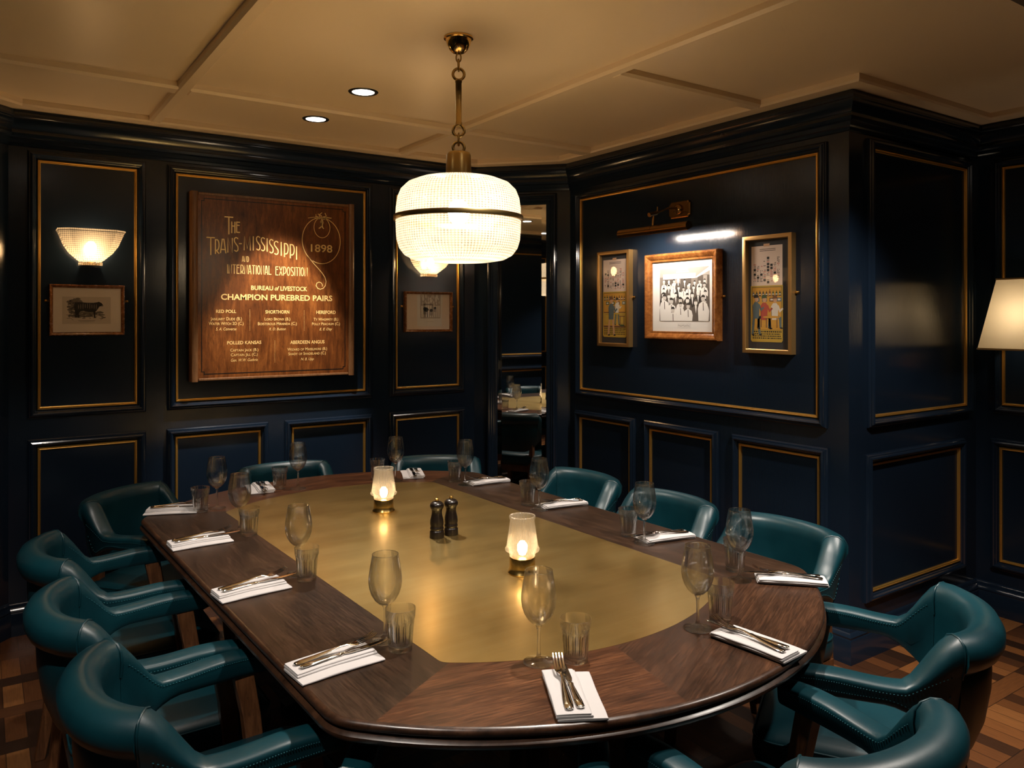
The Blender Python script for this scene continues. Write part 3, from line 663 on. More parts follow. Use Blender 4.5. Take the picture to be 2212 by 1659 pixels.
def person(x, z, s, coat, hair, dep, apron=False):
    art.k = coat; art.poly([(x-.030*s,z-.15*s),(x-.034*s,z-.05*s),(x-.026*s,z-.026*s),(x-.008*s,z-.016*s),(x+.008*s,z-.016*s),(x+.026*s,z-.026*s),(x+.034*s,z-.05*s),(x+.030*s,z-.15*s)], dep)
    if coat != 4: art.k = 4; art.poly([(x-.007*s,z-.017*s),(x+.007*s,z-.017*s),(x+.002*s,z-.06*s)], dep+5e-6)
    else: art.k = 0; ribbon(art, [(x,z-.02*s),(x+.002*s,z-.06*s)], .005*s, dep+5e-6)
    art.k = 4 if coat != 4 else 3; art.poly(blob(x,z,.0125*s,.0165*s,14), dep+1e-5)
    art.k = hair; art.poly([(x-.0135*s,z+.002*s)]+[(x+.0135*s*math.cos(a),z+.004*s+.0155*s*math.sin(a)) for a in [math.radians(180-18*i) for i in range(11)]]+[(x+.009*s,z+.006*s),(x-.009*s,z+.007*s)], dep+1.5e-5)
    art.k = 0
    for k in (-1,1): art.poly(blob(x+k*.0045*s,z+.001*s,.0022*s,.0012*s,6), dep+2e-5)
    art.poly(blob(x,z-.009*s,.0035*s,.0013*s,6), dep+2e-5)
dep = .0207
rows = [(.318,.62,9),(.285,.72,9),(.252,.85,8),(.205,1.05,6)]
for zi, s, n in rows:
    for i in range(n):
        x = x0+.034+(x1-x0-.068)*i/(n-1)+rn.uniform(-.006,.006); dep += 3e-5
        person(x, zi+rn.uniform(-.014,.014), s*rn.uniform(.92,1.1), rn.choice([0,0,4,4,3,5]), rn.choice([5,5,0,4]), dep)
for x, z, s, c_ in ((.205,.150,1.15,4),(.262,.192,1.0,4),(.318,.185,1.1,4),(.425,.225,1.2,4),(.140,.235,1.2,4)): dep += 3e-5; person(x, max(z, z0+.15*0+.06), s*.9, c_, 5, dep)
# keep the crowd inside the sheet
for i, v in enumerate(art.v): art.v[i] = (min(max(v[0], x0), x1), v[1], min(max(v[2], z0), z1))
art.build('photo_print', TONES, t)
cap = MB(); cap.k = 0; cap.poly([(.238,.066),(.338,.066),(.338,.092),(.238,.092)], .0204); cap.k = 1
sq = [(.243+.0042*i, .078+.0035*math.sin(i*2.1)+.002*math.sin(i*.9)) for i in range(21)]; ribbon(cap, sq, .0011, .0206)
cap.build('caption_slip', [plain('caption_paper', (.72,.71,.68), .9), INK], t)
mb = MB(); mb.poly([(.044,.044),(W_-.044,.044),(W_-.044,H_-.044),(.044,H_-.044)], .029); mb.build('glazing', M['pane'], t)
brackets(t, W_, .235, M['brass'])
# two calendar cards in gold box frames
YEL = plain('card_ochre', (.50,.33,.045), .8); YEL2 = plain('card_amber', (.58,.30,.04), .8); RED = plain('card_red_ink', (.42,.07,.04), .8); BLU = plain('card_slate_ink', (.10,.14,.15), .8); GRN = plain('card_green_ink', (.05,.08,.03), .8); PINK = plain('card_skin_tone', (.55,.32,.18), .8); SHEET = plain('card_pink_sheet', (.66,.52,.43), .85); DK = plain('card_black_ink', (.02,.016,.012), .8); BRN = plain('card_brown_ink', (.17,.075,.03), .8); WHT = plain('card_white', (.68,.62,.52), .8)
def calendar(label, y0, y1, seed, variant):
    t, W_, H_ = picture('framed_calendar', label, 'right', R0-y0, R0-y1, 1.371, 1.954, .021, .034, 'box', M['gold_frame'], 'gold box frames with calendar cards', 0)
    mb = MB(); mb.box(.018, W_-.018, -.012, -.004, .018, H_-.018); mb.build('backing', M['backing'], t)
    rn = random.Random(seed); art = MB(); d = .0124
    cx0, cx1 = (.020+.012, W_-.044) if not variant else (.036, W_-.064)
    mid, bot, topz = .335, .056, .532
    def q(a, b, c_, e, k, dd): art.k = k; art.poly([(a,c_),(b,c_),(b,e),(a,e)], dd)
    q(cx0+.003, cx1-.002, mid-.01, topz, 0, d)
    q((cx0+cx1)/2-.018, (cx0+cx1)/2+.018, topz-.004, topz+.010, 9, d+1e-4)
    cols = 8; cw = (cx1-cx0-.03)/cols
    for c_ in range(cols):
        z = topz-.05-rn.uniform(0,.05)
        while z > mid+.02:
            k = rn.choice([1,1,2,2,2,3]); x = cx0+.017+c_*cw; hh = .0042
            if k == 3 and rn.random() < .7: q(x, x+cw*.72, z-.012, z, 2, d+1.5e-4); z -= .015; continue
            for j in range(3): 
                if rn.random() < .8: q(x+j*cw*.25, x+j*cw*.25+cw*.18, z-hh, z, 1 if k == 1 else 2, d+1e-4)
            z -= .0075 if rn.random() < .85 else .022
    for r_ in range(2): q(lerp(cx0,cx1,.28), lerp(cx0,cx1,.78), topz-.018-.008*r_, topz-.0155-.008*r_, 2, d+1e-4)
    art.k = 4; c4 = .008
    art.poly([(cx0+c4,bot),(cx1-c4,bot),(cx1,bot+c4),(cx1,mid),(cx0,mid),(cx0,bot+c4)], d+3e-4)
    e0, e1, f0, f1 = cx0+.008, cx1-.008, bot+.060, mid-.008
    art.k = 2; ribbon(art, [(e0,f0),(e1,f0),(e1,f1),(e0,f1)], .0025, d+3.6e-4, True)
    q(e0, e1, f0, f1, 5, d+3.3e-4); w = e1-e0; h = f1-f0
    X = lambda a: e0+w*a
    Z = lambda b: f0+h*b
    q(X(0), X(1), Z(.785), Z(.80), 6, d+3.8e-4)
    nb = 9
    for i in range(nb):
        x = X(.05+.9*i/(nb-1)); hb = h*rn.uniform(.10,.15); k = rn.choice([6,7,8,2]); wb = w*.032
        art.k = k; art.poly([(x-wb,Z(.80)),(x+wb,Z(.80)),(x+wb,Z(.80)+hb*.6),(x+wb*.35,Z(.80)+hb*.75),(x+wb*.35,Z(.80)+hb),(x-wb*.35,Z(.80)+hb),(x-wb*.35,Z(.80)+hb*.75),(x-wb,Z(.80)+hb*.6)], d+3.9e-4)
        q(x-wb*.8, x+wb*.8, Z(.82), Z(.845), 10, d+4e-4)
    for i in range(4):
        x = X(.10+.25*i); q(x, x+w*.16, Z(.66), Z(.75), rn.choice([7,6,8]), d+3.8e-4); q(x+w*.03, x+w*.12, Z(.685), Z(.725), 10, d+3.9e-4)
    def fig(x, z, s, coat, legs, hat, face=9, sit=False):
        art.k = legs
        for k in (-1,1):
            pts = [(x+k*.012*s,z),(x+k*.016*s,z-.05*s),(x+k*.022*s,z-.10*s)] if not sit else [(x,z),(x+k*.030*s,z-.01*s),(x+k*.034*s,z-.06*s)]
            ribbon(art, pts, .013*s, d+4.4e-4); art.k = 2; art.poly(blob(pts[-1][0]+.004*s, pts[-1][1], .009*s, .004*s, 8), d+4.5e-4); art.k = legs
        art.k = coat; art.poly([(x-.018*s,z-.02*s),(x-.022*s,z+.045*s),(x-.010*s,z+.062*s),(x+.010*s,z+.062*s),(x+.022*s,z+.045*s),(x+.016*s,z-.02*s)], d+4.6e-4)
        ribbon(art, [(x+.018*s,z+.05*s),(x+.030*s,z+.022*s),(x+.046*s,z+.036*s)], .009*s, d+4.7e-4)
        art.k = face; art.poly(blob(x+.002*s, z+.078*s, .011*s, .014*s), d+4.7e-4)
        art.k = hat; art.poly([(x-.016*s,z+.082*s),(x-.010*s,z+.100*s),(x+.010*s,z+.100*s),(x+.017*s,z+.084*s)], d+4.8e-4)
        art.k = 2; ribbon(art, [(x-.020*s,z+.040*s),(x-.018*s,z-.02*s)], .002*s, d+4.9e-4)
    sc = w/.19
    if not variant:
        q(X(0), X(1), Z(.08), Z(.43), 4, d+3.7e-4); q(X(0), X(1), Z(.42), Z(.45), 6, d+4.1e-4)
        for i in range(3): art.k = 6; ribbon(art, [(X(.06+.33*i),Z(.12)),(X(.28+.33*i),Z(.12)),(X(.28+.33*i),Z(.38)),(X(.06+.33*i),Z(.38))], .0015, d+4e-4, True)
        fig(X(.62), Z(.47), sc*.8, 10, 7, 2); q(X(.5), X(.85), Z(.38), Z(.425), 4, d+5.2e-4)
        fig(X(.35), Z(.34), sc*1.15, 7, 9, 6)
        q(X(.72), X(.98), Z(.31), Z(.335), 6, d+5e-4); q(X(.75), X(.78), Z(.04), Z(.31), 6, d+5e-4); q(X(.92), X(.95), Z(.04), Z(.31), 6, d+5e-4); art.k = 8; art.poly(blob(X(.85),Z(.06),w*.12,h*.03), d+5e-4)
        q(X(0), X(1), Z(0), Z(.05), 6, d+4e-4)
    else:
        q(X(0), X(1), Z(.0), Z(.12), 5, d+3.7e-4)
        fig(X(.14), Z(.36), sc*1.1, 7, 7, 2); fig(X(.42), Z(.33), sc*1.15, 1, 2, 8, 9, True); fig(X(.78), Z(.33), sc*1.1, 10, 7, 6, 9, True)
        art.k = 1; art.poly(blob(X(.44),Z(.42),w*.10,h*.055), d+5e-4)
        art.k = 11; art.poly(blob(X(.67),Z(.30),w*.30,h*.028,18), d+5.2e-4); q(X(.48), X(.51), Z(.05), Z(.29), 6, d+5.1e-4); q(X(.84), X(.87), Z(.05), Z(.29), 6, d+5.1e-4)
        q(X(.30), X(.33), Z(.06), Z(.24), 6, d+5e-4)
    for r_ in range(4):
        x = e0+.003
        while x < e1-.006:
            l = rn.uniform(.004,.011); q(x, min(x+l,e1), bot+.016+.0105*(3-r_), bot+.0215+.0105*(3-r_)+(.0015 if r_ == 0 else 0), 2, d+3.5e-4); x += l+.003
    art.build('calendar_card', [SHEET, RED, DK, BLU, YEL, YEL2, BRN, BLU, GRN, PINK, WHT, YEL2], t)
    mb = MB(); mb.poly([(.021,.021),(W_-.021,.021),(W_-.021,H_-.021),(.021,H_-.021)], .026); mb.build('glazing', M['pane'], t)
    brackets(t, W_, .298, M['brass'])
calendar('narrow gold box frame with calendar card, left of the group photograph', 3.718, 3.430, 5, 0)
calendar('tall gold box frame with calendar card, right of the group photograph', 2.594, 2.305, 6, 1)
# picture light
pr = WALLS['right']
t = thing('picture_light', 'bronzed brass picture light reaching over the group photograph', 'picture light', pr.P(R0-3.043, 2.147), pr.rz)
def plate(s, y0, y1):
    w, h, c = .079*s, .046*s, .014
    pts = []
    for sx, sy, q0 in ((1,1,180),(-1,1,270),(-1,-1,0),(1,-1,90)):
        cxx, cyy = sx*w, sy*h; aa = [(cxx+c*math.cos(math.radians(q0+90*i/5)), cyy+c*math.sin(math.radians(q0+90*i/5))) for i in range(6)]
        pts += aa if sx*sy < 0 else aa
    pts.sort(key=lambda p: math.atan2(p[1], p[0]))
    return [(a, y0, b) for a, b in pts], [(a, y1, b) for a, b in pts]
mb = MB(); r1, r2 = plate(1, 0, -.012); r3 = [(a*.93, -.018, b*.89) for a, _, b in r2]; mb.loft([r1, r2, r3])
mb.build('wall_plate', M['dark_brass'], t, smooth=30)
mb = MB(); mb.lathe([(.0001,.052),(.010,.052),(.013,.040),(.026,.034),(.030,.026),(.030,.018),(.0001,.018)], 24)
for i, p in enumerate(mb.v): mb.v[i] = (p[0], -p[2], p[1])
mb.build('boss', M['dark_brass'], t, smooth=40)
LX, LY, LZ = -.012, -.205, -.125
mb = MB(); mb.tube([(0,-.045,.004),(-.004,-.10,.0),(-.008,-.15,-.020),(-.012,-.190,-.035)], .0055, 10); mb.tube([(-.012,-.178,-.030),(-.014,-.232,-.044)], .012, 12); mb.tube([(-.012,-.20,-.040),(LX,LY,LZ+.022)], [.006,.008], 10); mb.tube([(-.012,-.170,-.020),(-.012,-.170,.004)], .004, 8)
mb.build('arm', M['dark_brass'], t, smooth=40)
R_ = .0255; HL = .262
def half(x): return [(x, LY+R_*math.cos(math.radians(a)), LZ+R_*math.sin(math.radians(a))) for a in range(-14, 258, 13)]
mb = MB(); mb.loft([half(LX-HL), half(LX-.045), half(LX+.045), half(LX+HL)], closed_ring=False, cap=False)
for x in (LX-HL, LX+HL): mb.add(half(x), [tuple(range(len(half(x))))])
mb.loft([[(x, LY+(p[1]-LY)*1.05, LZ+(p[2]-LZ)*1.05) for p in half(x)] for x in (LX-.045, LX+.0)], closed_ring=False, cap=False)
mb.build('reflector', M['dark_brass'], t, smooth=50)
mb = MB(); mb.tube([(LX-.20,LY+.004,LZ-.002),(LX+.20,LY+.004,LZ-.002)], .008, 10); mb.build('lamp_tube', M['strip_bulb'], t, smooth=60)

# ------------------------------------------------------------------ dining table
TX, TY, TA = 1.345, 2.455, math.radians(1.8)
table = thing('dining_table', 'long walnut dining table with rounded ends and inlaid brass top', 'table', (TX, TY, 0), TA)
def barrel(hw, R, apex, r, n=40):
    """outline: straight sides at +-hw, arc ends (radius R, apex +-apex), corners rounded by r; counter-clockwise from the right side"""
    cyy = apex-R; Ri = R-r; hi = hw-r
    yi = cyy+math.sqrt(Ri*Ri-hi*hi); a0 = math.atan2(yi-cyy, hi)
    top = [(hi+r*math.cos(t), yi+r*math.sin(t)) for t in [lerp(0,a0,i/10) for i in range(11)]]
    top += [(R*math.cos(t), cyy+R*math.sin(t)) for t in [lerp(a0,PI-a0,i/n) for i in range(1,n)]]
    top += [(-hi+r*math.cos(t), yi+r*math.sin(t)) for t in [lerp(PI-a0,PI,i/10) for i in range(11)]]
    side = lambda x, ya, yb: [(x, lerp(ya,yb,i/8)) for i in range(1,8)]
    return top+side(-hw, yi, -yi)+[(-x,-y) for x, y in top]+side(hw, -yi, yi)
OUT = barrel(.800, 1.00, 1.345, .13); INN = barrel(.492, .78, 1.035, .035)
def inset(o, d):
    n = len(o); r = []
    for i in range(n):
        a, b = Vector(o[i-1]), Vector(o[(i+1) % n]); t = (b-a).normalized(); r.append((o[i][0]-t.y*d, o[i][1]+t.x*d))
    return r
TOP = .750
mb = MB(); mb.loft([[(*p, z) for p in inset(OUT, d)] for d, z in [(.012,TOP),(.006,TOP-.001),(.001,TOP-.006),(0,TOP-.011),(.002,TOP-.016),(.007,TOP-.019),(.008,TOP-.022),(.002,TOP-.024),(-.004,TOP-.029),(-.004,TOP-.036),(.002,TOP-.042),(.012,TOP-.046),(.05,TOP-.046)]], cap=False)
mb.add([(*p, TOP-.046) for p in inset(OUT,.049)], [tuple(range(len(OUT)))])
mb.build('edge_moulding', M['edge_wood'], table, smooth=45)
mb = MB(); n = len(INN); mb.prism(INN, TOP-.012, TOP+.0004)
mb.build('brass_inlay', M['table_brass'], table)
def border(name, pts, ang, mat):                         # veneer piece with its grain along ang
    c, s = math.cos(-ang), math.sin(-ang)
    mb = MB(); mb.prism([(x*c-y*s, x*s+y*c) for x, y in pts], TOP-.012, TOP)
    o = mb.build(name, mat, table); o.rotation_euler = (0,0,ang); return o
RIM = inset(OUT, .0115)
def near(o, p): return min(range(len(o)), key=lambda i: (o[i][0]-p[0])**2+(o[i][1]-p[1])**2)
def span(o, i, j):
    n = len(o); r = [o[i]]
    while i != j: i = (i+1) % n; r.append(o[i])
    return r
cutsO = [(.735,.985),(.06,1.345),(-.735,.985),(-.735,-.985),(-.06,-1.345),(.735,-.985)]
cutsI = [(.475,.88),(.02,1.035),(-.475,.88),(-.475,-.88),(-.02,-1.035),(.475,-.88)]
cutsO = [(.735,.985),(.15,1.345),(-.735,.985),(-.735,-.985),(-.18,-1.345),(.735,-.985)]
cutsI = [(.475,.88),(.10,1.035),(-.475,.88),(-.475,-.88),(-.10,-1.035),(.475,-.88)]
GR = [math.radians(-14), math.radians(14), PI/2, math.radians(-10), math.radians(24), PI/2]
for k in range(6):
    a, b = near(RIM, cutsO[k]), near(RIM, cutsO[(k+1) % 6]); c, d = near(INN, cutsI[k]), near(INN, cutsI[(k+1) % 6])
    border('veneer_border', span(RIM, a, b)+list(reversed(span(INN, c, d))), GR[k], M[('walnut', 'walnut', 'walnut_dark', 'walnut', 'walnut_mid', 'walnut_dark')[k]])
for s in (-1, 1):
    mb = MB(); mb.lathe([(.0001,.06),(.11,.06),(.12,.075),(.085,.10),(.06,.14),(.055,.30),(.075,.42),(.06,.52),(.085,.60),(.10,.64),(.0001,.64)], 32, (0,s*.55,0))
    for sx, sy in ((1,0),(-1,0),(0,1),(0,-1)):
        p0 = (sx*.06, s*.55+sy*.06); p1 = (sx*.36, s*.55+sy*.34)
        rg = []
        for tt, z0_, z1_, w_ in ((0,.03,.13,.035),(.5,.012,.085,.035),(1,0,.05,.032)):
            x, y = lerp(p0[0],p1[0],tt), lerp(p0[1],p1[1],tt); rg.append([(x-sy*w_,y-sx*w_,z0_),(x+sy*w_,y+sx*w_,z0_),(x+sy*w_,y+sx*w_,z1_),(x-sy*w_,y-sx*w_,z1_)])
        mb.loft(rg)
    mb.box(-.40,.40,s*.55-.05,s*.55+.05,.64,TOP-.046)
    mb.build('pedestal', M['edge_wood'], table, smooth=40)
mb = MB(); mb.box(-.05,.05,-.9,.9,.655,TOP-.046); mb.build('beam', M['edge_wood'], table)

# ------------------------------------------------------------------ table lamps and mills
def candle(x, y, label):
    t = thing('table_lamp', label, 'table lamp', (x, y, TOP+.0004), 0, 'small glass table lamps')
    MB().lathe([(.0001,0),(.0455,0),(.0465,.003),(.0445,.007),(.0415,.013),(.0402,.020),(.0402,.048),(.039,.050),(.0001,.050)], 40).build('base', M['brass2'], t, smooth=40)
    MB().lathe([(.034,.050),(.040,.053),(.0405,.060),(.045,.066),(.053,.070),(.0545,.075),(.0515,.080),(.0495,.086),(.0385,.164),(.0400,.168),(.0418,.173),(.0405,.178),(.037,.178),(.0355,.172),(.0365,.163),(.0475,.086),(.0450,.074),(.038,.062),(.032,.055)], 64).build('glass_shade', M['candle_glass'], t, smooth=180)
    MB().lathe([(.0001,.052),(.010,.056),(.016,.070),(.016,.086),(.008,.098),(.0001,.100)], 14).build('bulb', M['candle_bulb'], t, smooth=180)
M['brass2'] = plain('brushed_lamp_brass', (.62,.41,.13), .24, 1)
candle(1.372, 2.952, 'small lit table lamp with ribbed glass shade, the one farther from the viewer')
candle(1.400, 1.995, 'small lit table lamp with ribbed glass shade, the one nearer the viewer')
def mill(x, y, label):
    t = thing('pepper_mill', label, 'mill', (x, y, TOP+.0004), 0, 'dark wooden mills')
    MB().lathe([(.0001,0),(.0262,0),(.0265,.002),(.0258,.022),(.0245,.025),(.0225,.027),(.0225,.029),(.0245,.031),(.0250,.035),(.0240,.039),(.0228,.041),(.0245,.047),(.0248,.055),(.0235,.066),(.0205,.078),(.0185,.088),(.0188,.0965),(.0195,.0985),(.0185,.0995),(.0001,.0995)], 36).build('body', M['pepper_wood'], t, smooth=50)
    MB().lathe([(.0001,.0998),(.0190,.0998),(.0205,.103),(.0245,.109),(.0260,.116),(.0240,.123),(.0175,.1285),(.009,.131),(.0001,.131)], 36).build('head', M['pepper_wood'], t, smooth=60)
    MB().lathe([(.0001,.131),(.0055,.131),(.0075,.134),(.0082,.138),(.0075,.1405),(.004,.1425),(.0001,.143)], 20).build('knob', M['brass'], t, smooth=60)
mill(1.366, 2.487, 'left one of two dark wooden mills with a brass knob')
mill(1.428, 2.492, 'right one of two dark wooden mills with a brass knob')

# ------------------------------------------------------------------ place settings
WG_OUT = [(.0001,.0005),(.030,.0005),(.0362,.0010),(.0366,.0018),(.034,.0030),(.020,.0052),(.010,.0085),(.0058,.0145),(.0043,.024),(.0038,.045),(.0040,.070),(.0052,.080),(.0085,.0860)]
BOWL = [(.0001,.0862),(.0085,.0872),(.017,.0915),(.0265,.101),(.0345,.1145),(.0395,.130),(.0415,.1445),(.0408,.160),(.0380,.180),(.0345,.200),(.0325,.2125)]
def make_wine():
    r = bpy.data.objects.new('wine_glass', None); COL.objects.link(r); r.empty_display_size = .05
    MB().lathe(WG_OUT+[(.0001,.0858)], 36).build('stem', M['glass'], r, smooth=180, weld=.0003)
    MB().lathe(BOWL+[(.0322,.2135),(.0316,.2125)]+[(max(a-.0011,.0001), b+(.0022 if a < .02 else .0005)) for a, b in reversed(BOWL[:-1])], 40).build('bowl', M['crystal'], r, smooth=180, weld=.0003)
    MB().lathe([(.0316,.2122),(.0326,.2122),(.0328,.2130),(.0324,.2138),(.0317,.2138),(.0313,.2130)], 40, closed=True).build('rim', M['glass'], r, smooth=180)
    return r
def make_tumbler():
    r = bpy.data.objects.new('tumbler', None); COL.objects.link(r); r.empty_display_size = .05
    nf = 12; n = 72
    def fac(a, z):
        if z > .076 or z < .0025: return 1
        k = (a*nf/(2*PI)) % 1; f = math.cos(PI/nf*(2*k-1)); e = sm(z, .0025, .006)*(1-sm(z, .069, .0755))
        return lerp(1, math.cos(PI/nf)/max(f,.5)*.985, e)
    outer = [(.0001,0),(.026,0),(.0285,.0010),(.0293,.004),(.0297,.012),(.0310,.035),(.0328,.060),(.0338,.0735),(.0352,.0762),(.0360,.083),(.0372,.0985)]
    mb = MB(); mb.lathe(outer+[(.0370,.1000),(.0360,.1003),(.0352,.0990)], n, rad=fac)
    inner = [(.0352,.0990),(.0338,.080),(.0318,.060),(.0300,.035),(.0283,.016),(.0262,.0125),(.0001,.0115)]
    mb.lathe(inner, n); 
    mb.build('body', M['glass'], r, smooth=35, weld=.0003)
    return r
def make_napkin():
    r = bpy.data.objects.new('napkin', None); COL.objects.link(r)
    def sect(w0, w1, z0, z1, x, taper=0):
        h = (z1-z0)/2; zc = (z0+z1)/2; pts = []
        for a in range(-90, 91, 30): pts.append((x, w1-h+h*math.cos(math.radians(a)), zc+h*math.sin(math.radians(a))))
        for i in range(1, 6): pts.append((x, lerp(w1-h, w0+h, i/6), zc+h+.0008*math.sin(PI*i/6)))
        for a in range(90, 271, 30): pts.append((x, w0+h+h*math.cos(math.radians(a)), zc+h*math.sin(math.radians(a))))
        for i in range(1, 4): pts.append((x, lerp(w0+h, w1-h, i/4), zc-h))
        return pts
    def layer(w0, w1, z0, z1, l0, l1, seed, skew=0):
        rn = random.Random(seed); mb = MB(); rings = []
        for t in (0,.004,.02,.15,.3,.45,.6,.75,.88,.98,.996,1):
            j = lambda s: rn.uniform(-s, s)
            rings.append(sect(w0+j(.0012)+skew*t, w1+j(.0012)+skew*t, z0, z1+.0022*math.sin(PI*t)+j(.0005), lerp(l0, l1, t)))
        return mb.loft(rings)
    layer(-.056, .046, .0004, .0052, 0, .205, 1).build('lower_fold', M['linen'], r, smooth=60, subsurf=1)
    layer(-.026, .049, .0053, .0108, .002, .203, 2, .003).build('upper_fold', M['linen'], r, smooth=60, subsurf=1)
    layer(-.022, .048, .0109, .0146, .003, .200, 3, .004).build('top_fold', M['linen'], r, smooth=60, subsurf=1)
    return r
def make_fork():
    r = bpy.data.objects.new('table_fork', None); COL.objects.link(r)
    def sec(x, w, z, t): return [(x,-w,z),(x,-w*.55,z-t*.45),(x,w*.55,z-t*.45),(x,w,z),(x,w*.55,z+t*.55),(x,-w*.55,z+t*.55)]
    H = [(0,.004,.0026,.003),(.003,.0085,.0026,.0042),(.02,.0098,.0028,.0050),(.05,.0085,.0036,.0048),(.085,.0055,.0062,.0044),(.112,.0030,.0085,.0042),(.128,.0030,.0080,.0040),(.137,.0065,.0062,.0030),(.146,.0112,.0046,.0024),(.156,.0125,.0046,.0022)]
    mb = MB(); mb.loft([sec(*h) for h in H]); mb.build('handle', M['steel'], r, smooth=60)
    mb = MB()
    for k in range(4):
        y = (k-1.5)*.0068; rg = []
        for x, w, z in ((.153,.0026,.0046),(.166,.0021,.0058),(.180,.0018,.0082),(.193,.0014,.0122),(.203,.0006,.0166)): rg.append([(x,y-w,z-.0009),(x,y+w,z-.0009),(x,y+w,z+.0009),(x,y-w,z+.0009)])
        mb.loft(rg)
    mb.build('tines', M['steel'], r, smooth=50)
    return r
def make_knife():
    r = bpy.data.objects.new('table_knife', None); COL.objects.link(r)
    def sec(x, w, t, z=.0036): return [(x,w*math.cos(a),z+t*math.sin(a)) for a in [2*PI*i/10 for i in range(10)]]
    mb = MB(); mb.loft([sec(0,.004,.002),sec(.003,.0082,.0034),(sec(.03,.0088,.0036)),sec(.065,.0074,.0036),sec(.092,.0056,.0036),sec(.096,.0070,.0044),sec(.100,.0070,.0044),sec(.104,.0048,.0034),sec(.110,.0052,.0026)])
    mb.build('handle', M['steel'], r, smooth=50)
    mb = MB(); mb.loft([[(x,y0,.0030),(x,y1,.0030),(x,y1,.0044),(x,(y0+y1)/2,.0049),(x,y0,.0040)] for x, y0, y1 in ((.108,-.005,.005),(.125,-.0088,.0062),(.16,-.0098,.0068),(.19,-.0098,.0066),(.212,-.0070,.0060),(.224,-.001,.0035),(.226,.001,.002))])
    mb.build('blade', M['steel'], r, smooth=30)
    return r
SEAT = ['at the rear left corner place, nearest the cow print', 'at the far end place below the wooden board', 'at the far end place behind the farther table lamp',
        'on the right side, first place from the mirror', 'on the right side, second place from the mirror', 'on the right side, third place from the mirror',
        'at the front right place near the outside wall corner', 'at the near end, right of the closest place', 'at the near end, closest to the viewer',
        'on the left side, place nearest the viewer', 'on the left side, middle of three places', 'on the left side, farthest of three places']
WINE = [(.813,3.380),(1.218,3.554),(1.672,3.459),(1.903,3.184),(1.910,2.599),(1.933,2.004),(1.903,1.563),(1.519,1.381),(1.067,1.454),(.826,1.768),(.816,2.375),(.797,2.975)]
TUMB = [(.743,3.362),(1.150,3.609),(1.612,3.541),(1.902,3.281),(1.926,2.704),(1.957,2.112),(1.967,1.633),(1.615,1.390),(1.142,1.412),(.833,1.698),(.818,2.308),(.812,2.902)]
NAP = [((.555,3.468),-22),((1.085,3.745),-98),((1.845,3.635),-112),((2.125,3.168),176),((2.140,2.593),170),((2.144,1.994),168),((2.098,1.398),134),((1.569,1.128),95),((.978,1.192),61),((.568,1.699),5),((.548,2.296),5),((.536,2.892),2)]
protos = dict(wine_glass=make_wine(), tumbler=make_tumbler(), napkin=make_napkin(), table_fork=make_fork(), table_knife=make_knife())
used = set()
def put(kind, loc, rz, label, cat, group):
    o = protos[kind] if kind not in used else copy_tree(protos[kind]); used.add(kind)
    o.location = loc; o.rotation_euler = (0, -.05 if kind == 'table_fork' else 0, rz); return tag(o, label, cat, group)
NAPZ = TOP+.0005
for i in range(12):
    rn = random.Random(40+i); s = SEAT[i]
    put('wine_glass', (*WINE[i], TOP+.0006), rn.uniform(0,6), 'stemmed wine glass '+s, 'wine glass', 'wine glasses set around the table')
    put('tumbler', (*TUMB[i], TOP+.0006), rn.uniform(0,6), 'faceted water tumbler '+s, 'tumbler', 'water tumblers set around the table')
    (x, y), a = NAP[i]; a = math.radians(a); c, sn = math.cos(a), math.sin(a)
    L = lambda dx, dy: (x+dx*c-dy*sn, y+dx*sn+dy*c)
    put('napkin', (x, y, NAPZ), a, 'folded white napkin '+s, 'napkin', 'folded napkins set around the table')
    kz = NAPZ+.0166
    put('table_knife', (*L(.018,-.004), kz), a+math.radians(rn.uniform(1.5,3.5)), 'steel knife on napkin '+s, 'knife', 'table knives set around the table')
    put('table_fork', (*L(.014,.020), kz+.0002), a-math.radians(rn.uniform(1,3)), 'steel fork on napkin '+s, 'fork', 'table forks set around the table')

# ------------------------------------------------------------------ captain's chairs
def plan(t):
    """horseshoe centre line; t in [-1,1], 0 = middle of the back, +-1 = arm tips"""
    s = 1 if t >= 0 else -1; u = abs(t)
    K = [(0,-.268,0),(.10,-.264,.060),(.20,-.248,.118),(.29,-.220,.167),(.335,-.198,.187),(.40,-.158,.206),(.48,-.105,.222),(.60,-.020,.232),(.75,.065,.236),(.90,.145,.238),(1.0,.195,.238)]
    for i in range(len(K)-1):
        if K[i][0] <= u <= K[i+1][0]+1e-9:
            p0, p1, p2, p3 = K[max(i-1,0)], K[i], K[i+1], K[min(i+2,len(K)-1)]
            if i == 0: p0 = (-p2[0], p2[1], -p2[2])
            f = (u-p1[0])/(p2[0]-p1[0]); h = p2[0]-p1[0]; r = []
            for k in (1,2):
                m1 = (p2[k]-p0[k])/(p2[0]-p0[0])*h if p2[0] != p0[0] else 0
                m2 = (p3[k]-p1[k])/(p3[0]-p1[0])*h if p3[0] != p1[0] else p2[k]-p1[k]
                r.append((2*f**3-3*f*f+1)*p1[k]+(f**3-2*f*f+f)*m1+(-2*f**3+3*f*f)*p2[k]+(f**3-f*f)*m2)
            return r[0], s*r[1]
SEAM = .335
